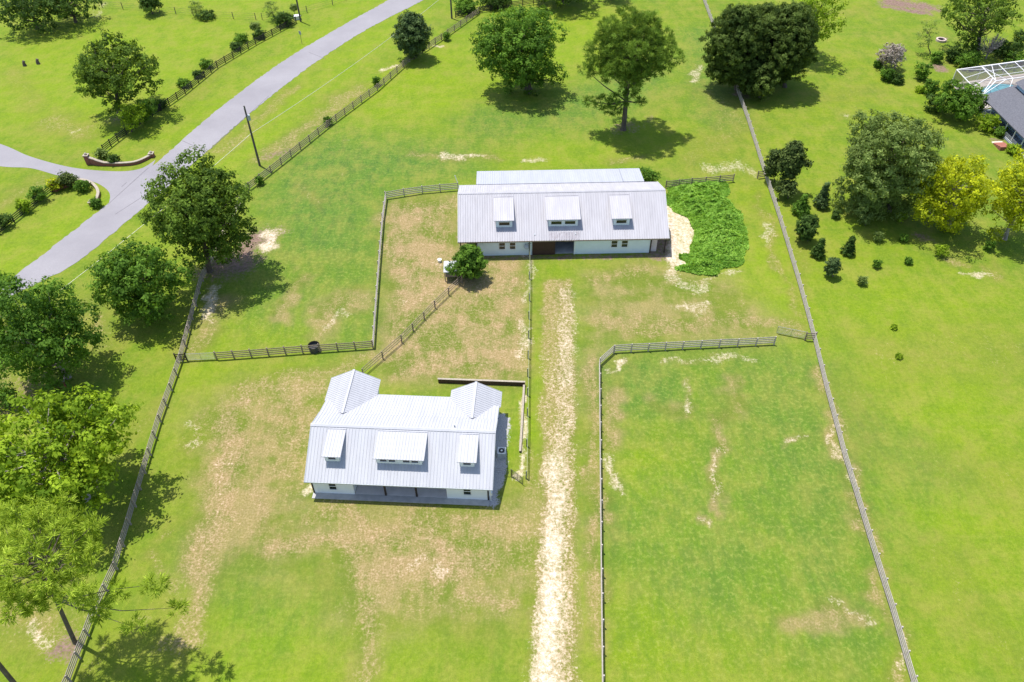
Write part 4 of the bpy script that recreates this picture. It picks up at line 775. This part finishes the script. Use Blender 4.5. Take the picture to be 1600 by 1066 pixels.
def tree(name, label, cat, crown, leaf, shape='round', base=None, zc=None, nl=None, lr=.46, leafs=.30, cd=2.4, csize=.8, lpc=12, group=None, bark='bark', tr=None, limbs=True, needle=False, extra=(), spread=.55, flat_=.85, stems=1, elong=1.0):
    cx, cy, rx, ry = crown; b, c, Rx, Rz = place_crown(cx, cy, rx, ry, base, zc); t = empty(name, b, 0, label, cat, group); C0 = np.array(c-b)
    nl = nl or int(10+Rx*2.2); lobes = [(p+C0, r) for p, r in crown_lobes(shape, Rx, Rz, nl, lr*min(Rx, Rz*1.3))]
    for ex, ey, ez, er in extra: lobes.append((C0+np.array([ex*Rx, ey*Rx, ez*Rz]), er*Rx))
    lobes = [(np.array([p[0], p[1], max(p[2], r*.75)]), r) for p, r in lobes]
    P, Nn, Tn, Ad = crown_points(lobes, csize*(.7 if needle else 1), cd*(1.2 if needle else 1), int(lpc*(1.9 if needle else 1.65)), flat_, spread); ok = P[:, 2] > .05; P, Nn, Tn, Ad = P[ok], Nn[ok], Tn[ok], Ad[ok]
    size = leafs*(.85 if needle else 1.02)*rng.uniform(.6, 1.25, len(P))
    leaf_mesh('crown', P, Nn, size, Tn, L[leaf], t, elong=2.0 if needle else elong, axis_dir=Ad if needle else None)
    tr = tr or max(.04, Rx*.055); m = MB(); top = Vector(C0)+Vector((0, 0, Rz*.12)); zb = max(C0[2]-Rz*.75, .2)
    for s_ in range(stems):
        off = Vector((random.uniform(-.5, .5), random.uniform(-.5, .5), 0))*(0 if stems == 1 else Rx*.35)
        m.tube([off+Vector((0,0,-.1)), off*.9+Vector((0,0,.25)), Vector((C0[0]*.4, C0[1]*.4, zb*.7))+off*.8+Vector((random.uniform(-.1,.1)*Rx*.4,)*2+(0,)), top*.55+Vector((0,0,zb*.45)), top], [tr*1.45, tr*1.05, tr*.85, tr*.6, tr*.2], 8)
    if limbs:
        for p, r in lobes:
            p = Vector(p); hz = min(max(p.z-(Vector((p.x, p.y, 0))-Vector((C0[0], C0[1], 0))).length*random.uniform(.35, .9), zb*.6), top.z*.9); f = hz/max(top.z, .1)
            a = Vector((C0[0]*f, C0[1]*f, hz)); mid = a.lerp(p, .55)+Vector((random.uniform(-.1,.1), random.uniform(-.1,.1), -.06))*Rx; m.tube([a, mid, p], [tr*.34, tr*.20, tr*.06], 5)
    m.build('trunk', M[bark], t, fix=False); return t
tree_n = 0
# --- big trees on the left
tree('oak_tree', 'broad dark oak beside the road with dead brown ground at its right foot', 'tree', (312,324,86,80), 'oak', base=(328,424), nl=34, lr=.30, cd=2.5, leafs=.20, lpc=22, csize=.75, extra=[(.0,-.2,-.95,.36),(-.35,-.1,-.8,.3),(.4,-.1,-.8,.32),(.15,.1,-1.15,.3),(.65,0,-.6,.28)])
tree('oak_tree', 'middle left oak between the road and the long fence, its shade lying across the fence', 'tree', (214,436,70,72), 'mid', zc=6.0, nl=26, lr=.33, cd=2.5, leafs=.20, lpc=22, csize=.8, extra=[(.3,-.3,-.75,.3)])
tree('oak_tree', 'largest left oak with bare grey branches showing, rusty drum at its foot', 'tree', (66,520,82,92), 'mid', zc=7.5, nl=34, lr=.31, cd=2.4, leafs=.20, lpc=22, csize=.8, extra=[(0,-.3,-.9,.3)], bark='bark_pale')
tree('oak_tree', 'dark oak canopy cut by the left picture edge above the bright broadleaf tree', 'tree', (-38,470,60,60), 'mid', zc=6.5, nl=20, lr=.34, leafs=.2, lpc=20)
tree('broadleaf_tree', 'bright green broadleaf tree spreading over the long grey fence', 'tree', (84,706,136,98), 'lime', zc=8.0, nl=48, lr=.26, cd=2.2, leafs=.24, lpc=20, csize=.8, extra=[(.1,-.5,-.6,.3),(.5,-.3,-.5,.25)], bark='bark_pale')
tree('pine_tree', 'sparse pine with leaning trunk at the foot of the long grey fence', 'tree', (66,866,120,72), 'pine_l', 'open', base=(118,1004), nl=54, lr=.22, cd=1.75, leafs=.14, lpc=22, csize=.6, needle=True, tr=.19, extra=[(.85,-.2,-1.1,.16),(1.2,.0,-1.5,.17),(.6,-.4,-1.4,.15),(1.0,-.5,-1.9,.15),(-.5,-.3,-1.4,.16),(.3,-.2,-1.5,.14),(1.5,-.2,-2.0,.13)])
tree('pine_tree', 'bare lower trunk of a second pine at the bottom left corner', 'tree', (-75,930,70,60), 'pine_l', 'open', base=(26,1072), nl=20, lr=.22, cd=1.3, leafs=.14, lpc=18, csize=.6, needle=True, tr=.2)
tree('shrub', 'low green shrub at the left edge between the oak and the bright tree', 'shrub', (4,622,26,20), 'mid', zc=1.4, leafs=.16, csize=.5)
# --- trees round the upper field
tree('oak_tree', 'spreading dark oak alone in the field beyond the road', 'tree', (176,110,70,50), 'oak', base=(187,178), nl=28, lr=.30, cd=2.4, leafs=.22, lpc=20, csize=.8, extra=[(-.2,-.2,-1.1,.22),(-.75,0,-.6,.2)])
tree('oak_tree', 'dense dark tree clump at the far left corner of the top field', 'tree', (42,8,52,38), 'dark', zc=5, nl=20, lr=.36, leafs=.25, csize=.9, group='dark trees at the far left corner')
tree('oak_tree', 'dark tree right of the densest clump in the far left corner', 'tree', (104,-2,46,34), 'dark', zc=5, nl=20, lr=.36, leafs=.25, csize=.9, group='dark trees at the far left corner')
tree('oak_tree', 'small rounded dark tree on the far wire fence line', 'tree', (233,4,17,13), 'dark', zc=2.5, leafs=.22, csize=.6)
tree('sapling', 'wispy pale sapling by the far wire fence', 'sapling', (305,12,11,14), 'olive', 'open', base=(308,26), leafs=.12, csize=.5, lpc=8, cd=1.0)
tree('sapling', 'wispy pale sapling near the pole across the road', 'sapling', (423,14,11,15), 'olive', 'open', base=(430,32), leafs=.12, csize=.5, lpc=8, cd=1.0)
tree('shrub', 'dark shrub growing through the black fence by the far pole', 'shrub', (444,29,17,9), 'dark', zc=1.4, leafs=.18, csize=.5)
tree('sapling', 'tiny round topped sapling next to the white utility box', 'sapling', (459,12,6,6), 'olive', base=(461,24), leafs=.12, csize=.4)
tree('shrub', 'low dark shrubs along the far wire fence', 'shrub', (322,24,14,5), 'dark', zc=.7, leafs=.15, csize=.5)
tree('egg_shaped_evergreen', 'egg shaped dense evergreen straddling the brown roadside fence', 'tree', (644,54,31,39), 'bluish', 'egg', base=(646,92), nl=26, lr=.36, leafs=.16, csize=.6, lpc=20, cd=3, elong=1.6)
tree('oak_tree', 'large bushy oak in the upper paddock with foliage down to the ground', 'tree', (812,72,70,66), 'mid', base=(818,142), nl=36, lr=.29, cd=2.4, leafs=.22, lpc=20, csize=.85, extra=[(.55,0,-.8,.28),(.85,0,-.75,.22),(-.15,-.1,-.9,.26),(.25,-.1,-.95,.26),(-.85,0,-.1,.2),(-.75,0,-.5,.2)], stems=3)
tree('pine_tree', 'tall round headed pine behind the long barn with clear trunk', 'tree', (986,84,68,62), 'pine', base=(974,203), nl=40, lr=.25, cd=2.5, leafs=.14, lpc=28, csize=.8, needle=True, tr=.42, extra=[(-.75,0,.1,.32),(.7,0,.3,.32),(-.55,0,.6,.30),(.3,0,.8,.28),(-.8,0,-.3,.24),(1.05,.0,-.1,.2),(-1.0,0,-.45,.2),(.8,0,-.35,.2),(-.6,0,-1.35,.2),(-.3,0,-1.55,.2),(-.2,-.2,-1.2,.24),(.35,0,-1.35,.14),(-.9,0,-1.3,.13),(.1,.1,-1.0,.26)])
tree('cedar_tree', 'dark cedar growing over the long fence at the edge of the upper paddock', 'tree', (1148,70,54,72), 'cedar', 'egg', base=(1150,140), nl=30, lr=.34, leafs=.14, csize=.6, lpc=22, cd=2.8, elong=1.9, extra=[(.75,0,.35,.42),(.8,-.1,-.2,.45),(.6,-.2,-.75,.35)])
tree('cedar_tree', 'tall dark cedar, furthest right of the cedar group and clear of the fence', 'tree', (1228,68,58,72), 'cedar', 'egg', base=(1226,136), nl=30, lr=.34, leafs=.14, csize=.6, lpc=22, cd=2.8, elong=1.9)
tree('cedar_tree', 'cedar squeezed between the two tall dark ones over the fence', 'tree', (1188,58,42,60), 'cedar', 'egg', base=(1186,118), nl=26, lr=.36, leafs=.14, csize=.6, lpc=22, cd=2.8, elong=1.9)
tree('cedar_tree', 'low cedar in front of the pair of tall dark cedars', 'tree', (1186,120,32,28), 'cedar', base=(1186,152), nl=14, leafs=.17, csize=.6, lpc=18, elong=1.5)
tree('oak_tree', 'bright green oak behind the dark cedars', 'tree', (1274,24,44,48), 'lime', base=(1270,92), nl=26, lr=.30, leafs=.22)
tree('shrub', 'dark hedge shrub behind the dark stained fence, left of its neighbour', 'shrub', (728,8,22,11), 'mid', zc=1.5, leafs=.2, csize=.6, group='hedge shrubs behind the dark fence')
tree('shrub', 'dark hedge shrub behind the dark stained fence, nearest the bushy oak', 'shrub', (775,0,26,10), 'dark', zc=1.5, leafs=.2, csize=.6, group='hedge shrubs behind the dark fence')
tree('oak_tree', 'large tree beyond the head of the upper paddock, mostly above the picture', 'tree', (880,-38,46,36), 'oak', zc=6, leafs=.24)
tree('oak_tree', 'second tree beyond the paddock head, mostly above the picture', 'tree', (958,-36,22,30), 'oak', zc=5, leafs=.24)
for x, y, r, nm in ((588,130,6,'small round shrub on the roadside fence'), (512,192,6,'straggly shrub midway down the roadside fence'), (405,285,6,'shrub on the roadside fence nearest the big oak'), (697,60,6,'small shrub on the roadside fence beside the egg shaped evergreen')):
    tree('shrub', nm, 'shrub', (x,y-4,r,r+1), 'mid', base=(x,y+3), leafs=.13, csize=.4, lpc=12, nl=7)
# --- shrubs on the black fence and entrance planting
tree('young_tree', 'yellow green young tree leaning against the black fence', 'tree', (205,182,20,20), 'lime', base=(206,206), leafs=.20, csize=.6, nl=12)
tree('shrub', 'dark shrub between the lone oak and the black fence', 'shrub', (228,172,18,18), 'mid', base=(228,190), leafs=.18, csize=.6, nl=12)
for x, y, r, c_, nm in ((158,243,8,'olive','greyish shrub against the brick wall pillar'), (178,252,8,'dark','low dark shrub behind the upper brick wall'), (105,286,15,'mag','dark reddish shrub at the pillar of the lower entrance wall'), (128,294,10,'mid','green planting inside the curve of the lower wall'), (150,320,7,'mid','round green shrub at the tip of the lower entrance wall'), (85,293,11,'gold','yellow shrub beside the brick pillar'), (58,308,14,'mid','hedge shrub over the entrance fence'), (36,326,12,'lime','yellow green hedge shrub at the entrance fence'), (4,350,13,'dark','dark shrub at the left end of the entrance fence')):
    tree('shrub', nm, 'shrub', (x,y-r*.4,r,r*.9), c_, base=(x,y+r*.4), leafs=.16, csize=.5, lpc=12, nl=9, group='entrance planting')
for x, y, r, c_, nm in ((377,62,8,'mid','leafy shrub on the black fence, topmost of the row'), (368,74,7,'dark','dark shrub low on the black fence'), (405,56,8,'dark','shrub smothering the black fence near its far end'), (322,102,7,'mid','shrub halfway along the black fence'), (287,132,7,'mid','sparse shrub on the black fence above the bend'), (308,118,6,'dark','small dark shrub on the black fence'), (250,165,8,'dark','shrub on the black fence right of the lone oak'), (398,42,5,'olive','upright twig shrub behind the black fence')):
    tree('shrub', nm, 'shrub', (x,y-r*.3,r*1.35,r*.95), c_, base=(x,y+r*.4), leafs=.16, csize=.5, lpc=12, nl=10, group='shrubs on the black fence')
# --- barn planting
tree('shrub', 'bright irregular cedar at the left corner of the long barn', 'tree', (733,409,26,28), 'mid', 'egg', base=(738,434), nl=16, leafs=.15, csize=.45, lpc=16, elong=1.8, extra=[(-1.1,-.1,-.5,.35),(-.1,0,.85,.3),(.2,0,.6,.38),(.8,0,-.1,.35)])
tree('shrub', 'leafy tree leaning on the rear right corner of the long barn', 'tree', (1014,277,17,15), 'mid', base=(1022,296), leafs=.18, csize=.6, nl=12)
# --- right side
tree('cedar_elm_tree', 'large pale olive green tree in the middle of the right field', 'tree', (1390,250,78,84), 'olive', base=(1388,329), nl=40, lr=.29, cd=2.6, leafs=.15, lpc=26, csize=.75, elong=1.5, extra=[(-.2,-.2,-1.0,.34),(.25,-.2,-1.0,.34),(.6,0,-.8,.32),(0,.1,-1.15,.35),(-.5,.1,-1.0,.3),(.9,0,-.4,.28)])
tree('golden_tree', 'golden yellow leaved tree right of the pale olive tree', 'tree', (1488,297,63,64), 'gold', base=(1483,356), nl=46, lr=.27, cd=2.1, leafs=.19, lpc=18, csize=.75, bark='bark_pale', group='golden yellow trees', extra=[(.3,-.1,-.95,.24),(-.5,0,-.7,.2),(.6,0,-.8,.22)])
tree('golden_tree', 'golden yellow leaved tree cut by the right picture edge', 'tree', (1600,302,54,72), 'gold', base=(1570,374), nl=44, lr=.28, cd=2.1, leafs=.19, lpc=18, csize=.75, bark='bark_pale', group='golden yellow trees', extra=[(-.3,-.1,-.95,.24)])
tree('magnolia_tree', 'narrow dark magnolia closest to the long fence', 'tree', (1209,254,12,30), 'mag', 'egg', base=(1210,284), nl=20, lr=.6, leafs=.19, csize=.5, lpc=14)
tree('magnolia_tree', 'taller dark magnolia with a branch reaching right', 'tree', (1238,250,17,44), 'mag', 'egg', base=(1238,300), nl=30, lr=.65, leafs=.19, csize=.5, lpc=14, extra=[(1.1,0,-.15,.38),(1.6,0,-.2,.25)])
tree('magnolia_tree', 'low dark magnolia in front of the tall one', 'tree', (1231,294,16,14), 'mag', base=(1231,310), nl=12, leafs=.19, csize=.5, lpc=14)
GR = 'young conifers planted in the right field'
for x, y, rx, ry, k, sh, nm in ((1287,305,12,21,'bluish','cone','cone shaped conifer standing apart below the magnolias'), (1254,320,14,16,'mid','cone','bright conifer top of the row beside the long fence'), (1262,355,19,24,'dark','egg','widest rounded conifer in the row beside the long fence'), (1281,388,11,15,'dark','cone','small dark conifer below the widest one'), (1301,416,12,18,'bluish','egg','upright grey green conifer lowest of the row'), (1328,385,10,14,'dark','cone','neat dark conifer right of the row by the fence')):
    tree('young_conifer', nm, 'conifer', (x,y,rx,ry), k, sh, base=(x,y+ry*.9), nl=20, lr=.42, leafs=.11, csize=.32, lpc=14, elong=1.6, group=GR, tr=.07)
for x, y, r, k, nm in ((1307,335,6,'dark','dark sapling left of the pale olive tree'), (1352,344,9,'olive','feathery sapling at the left foot of the pale olive tree'), (1408,340,9,'lime','bright bushy sapling in the shade of the pale olive tree'), (1374,369,8,'olive','slim sapling in the middle of the planting'), (1412,371,6,'mid','thin sapling below the bright bushy one'), (1471,391,10,'lime','bright bushy sapling at the foot of the golden tree'), (1371,412,6,'mid','sapling above the lowest pale one'), (1420,407,5,'mid','small dark footed sapling alone on the right'), (1348,438,7,'olive','lowest pale sapling of the planting'), (1397,511,2.6,'lime','tiny sapling in open grass, upper of two'), (1405,557,2.6,'lime','tiny sapling in open grass, lower of two'), (1547,384,7,'mid','sapling at the foot of the right golden tree')):
    tree('sapling', nm, 'sapling', (x,y,r,r*1.15), k, 'open' if r < 9 else 'round', base=(x,y+r*.95), nl=8, lr=.45, leafs=.12, csize=.32, lpc=10, cd=1.6, group='saplings in the right field', tr=.03)
# garden by the pool
tree('blossom_shrub', 'round pale grey flowering shrub alone on the lawn', 'shrub', (1394,88,19,19), 'grey', base=(1394,108), nl=16, leafs=.13, csize=.4, lpc=14, bark='bark_pale')
for x, y, rx, ry, k, nm in ((1387,118,11,10,'mid','green shrub under the pale flowering shrub'), (1402,124,8,8,'dark','small shrub right below the pale flowering one'), (1372,100,5,6,'mid','small shrub left below the pale flowering one'), (1465,90,9,10,'mid','leafy plant in the mulch circle'), (1442,112,14,15,'mid','rounded shrub left of the mulch circle'), (1437,140,5,5,'lime','small clipped round shrub on the lawn'), (1456,136,12,14,'mid','light shrub above the big pool bush'), (1461,162,17,14,'dark','dark shrub on the left of the big pool bush'), (1500,158,36,36,'mid','big dense rounded bush by the pool cage'), (1531,160,12,20,'mid','shrub between the pool bush and the house corner'), (1545,192,17,14,'lime','yellow green shrub at the porch'), (1584,233,9,8,'lime','yellow green shrub below the brick steps'), (1512,94,22,12,'mid','spreading shrub left of the bare tree'), (1488,88,10,10,'dark','dark shrub under the corner oak'), (1575,78,22,14,'dark','dark shrub behind the pool cage'), (1597,58,14,18,'dark','shrub at the right edge behind the pool cage'), (1590,92,20,8,'mid','low shrub against the rear of the pool cage'), (1564,206,8,8,'mid','small plant beside the brick steps')):
    tree('shrub', nm, 'shrub', (x,y,rx,ry), k, base=(x,y+ry*.75), nl=14 if rx > 20 else 9, lr=.42, leafs=.17, csize=.5, lpc=16, group='garden shrubs by the pool')
tree('sapling', 'wispy pale tree near the fire pit', 'tree', (1448,52,15,22), 'olive', 'open', base=(1453,84), leafs=.12, csize=.5, lpc=8, cd=1.2, nl=12)
tree('oak_tree', 'dark spreading oak shading the garden beyond the pool', 'tree', (1534,16,64,42), 'oak', base=(1526,84), nl=30, lr=.28, leafs=.22, extra=[(-.1,0,-1.0,.28),(.1,0,-1.3,.28),(-.05,-.1,-1.5,.26)])
def bare(px, py, h, sp, label, n=46):
    b = G(px, py); t = empty('bare_tree', b, 0, label, 'tree'); m = MB(); tw = MB()
    m.tube([(0,0,-.1),(0,0,h*.25),(.05,0,h*.4)], [.16,.12,.09], 7)
    for i in range(n):
        an = random.uniform(0, 6.28); k = random.random()**.6; e_ = Vector((math.cos(an)*sp*k, math.sin(an)*sp*k, h*random.uniform(.55, 1)*(1.05-.3*k))); s_ = Vector((0,0,h*random.uniform(.15, .38))); mid = s_.lerp(e_, .5)+Vector((random.uniform(-.2,.2), random.uniform(-.2,.2), -.15)); tw.tube([s_, mid, e_], [.07,.05,.02], 4)
        for j in range(7): f = random.uniform(.4, 1); p = mid.lerp(e_, f); tw.tube([p, p+Vector((random.uniform(-.6,.6), random.uniform(-.6,.6), random.uniform(0,.7)))], [.03,.012], 3)
    m.build('trunk', M['dead'], t); tw.build('branches', M['dead'], t, fix=False)
bare(1540, 92, 5.2, 2.6, 'leafless grey tree behind the pool cage')
# dead branches showing in the left oaks
# vine thicket beside the long barn
def thicket(poly, label, n=30000):
    P = GL(*poly); xs = [p.x for p in P]; ys = [p.y for p in P]; pts = []
    X_ = rng.uniform(min(xs), max(xs), n*2); Y_ = rng.uniform(min(ys), max(ys), n*2); ins = np.zeros(n*2, bool)
    wx = X_+(vnoise(X_, Y_, .5, 21)-.5)*2.4; wy = Y_+(vnoise(X_, Y_, .5, 22)-.5)*2.4
    for i in range(len(P)):
        a, b = P[i], P[(i+1) % len(P)]
        ins ^= ((a.y > wy) != (b.y > wy)) & (wx < (b.x-a.x)*(wy-a.y)/(b.y-a.y+1e-9)+a.x)
    X_, Y_ = X_[ins], Y_[ins]; d = segd(X_, Y_, P+[P[0]]); h = np.clip(d/2.0, .12, 1)*(.10+.6*vnoise(X_, Y_, .45, 23)**1.5+.75*abs(vnoise(X_, Y_, .9, 24)-.5)*2+.35*vnoise(X_, Y_, 2.2, 29)); z = h*rng.uniform(.55, 1.1, len(X_)); keep_ = (d > .8) | (rng.random(len(X_)) < .55); X_, Y_, z, d = X_[keep_], Y_[keep_], z[keep_], d[keep_]
    e = .3; gx = (vnoise(X_+e, Y_, .45, 23)-vnoise(X_-e, Y_, .45, 23))/(2*e)*1.4; gy = (vnoise(X_, Y_+e, .45, 23)-vnoise(X_, Y_-e, .45, 23))/(2*e)*1.4
    nn = np.stack([-gx, -gy, np.ones_like(gx)], 1)+rng.normal(size=(len(X_), 3))*.75; b = Vector((P[0].x, P[0].y, 0)); cen = np.stack([X_-b.x, Y_-b.y, z], 1)
    o = leaf_mesh('vine_thicket', cen, nn, rng.uniform(.16, .36, len(X_)), rng.normal(.42, .18, len(X_))+.55*(vnoise(X_, Y_, .8, 25)-.4), L['vine'], None); o.location = b; tag(o, label, 'vines', kind='stuff')
thicket([(1040,296),(1075,285),(1130,282),(1140,310),(1160,340),(1163,385),(1158,412),(1120,425),(1085,432),(1055,418),(1075,405),(1080,372),(1072,340),(1045,318)], 'thick bright green vines mounded beside the long barn')
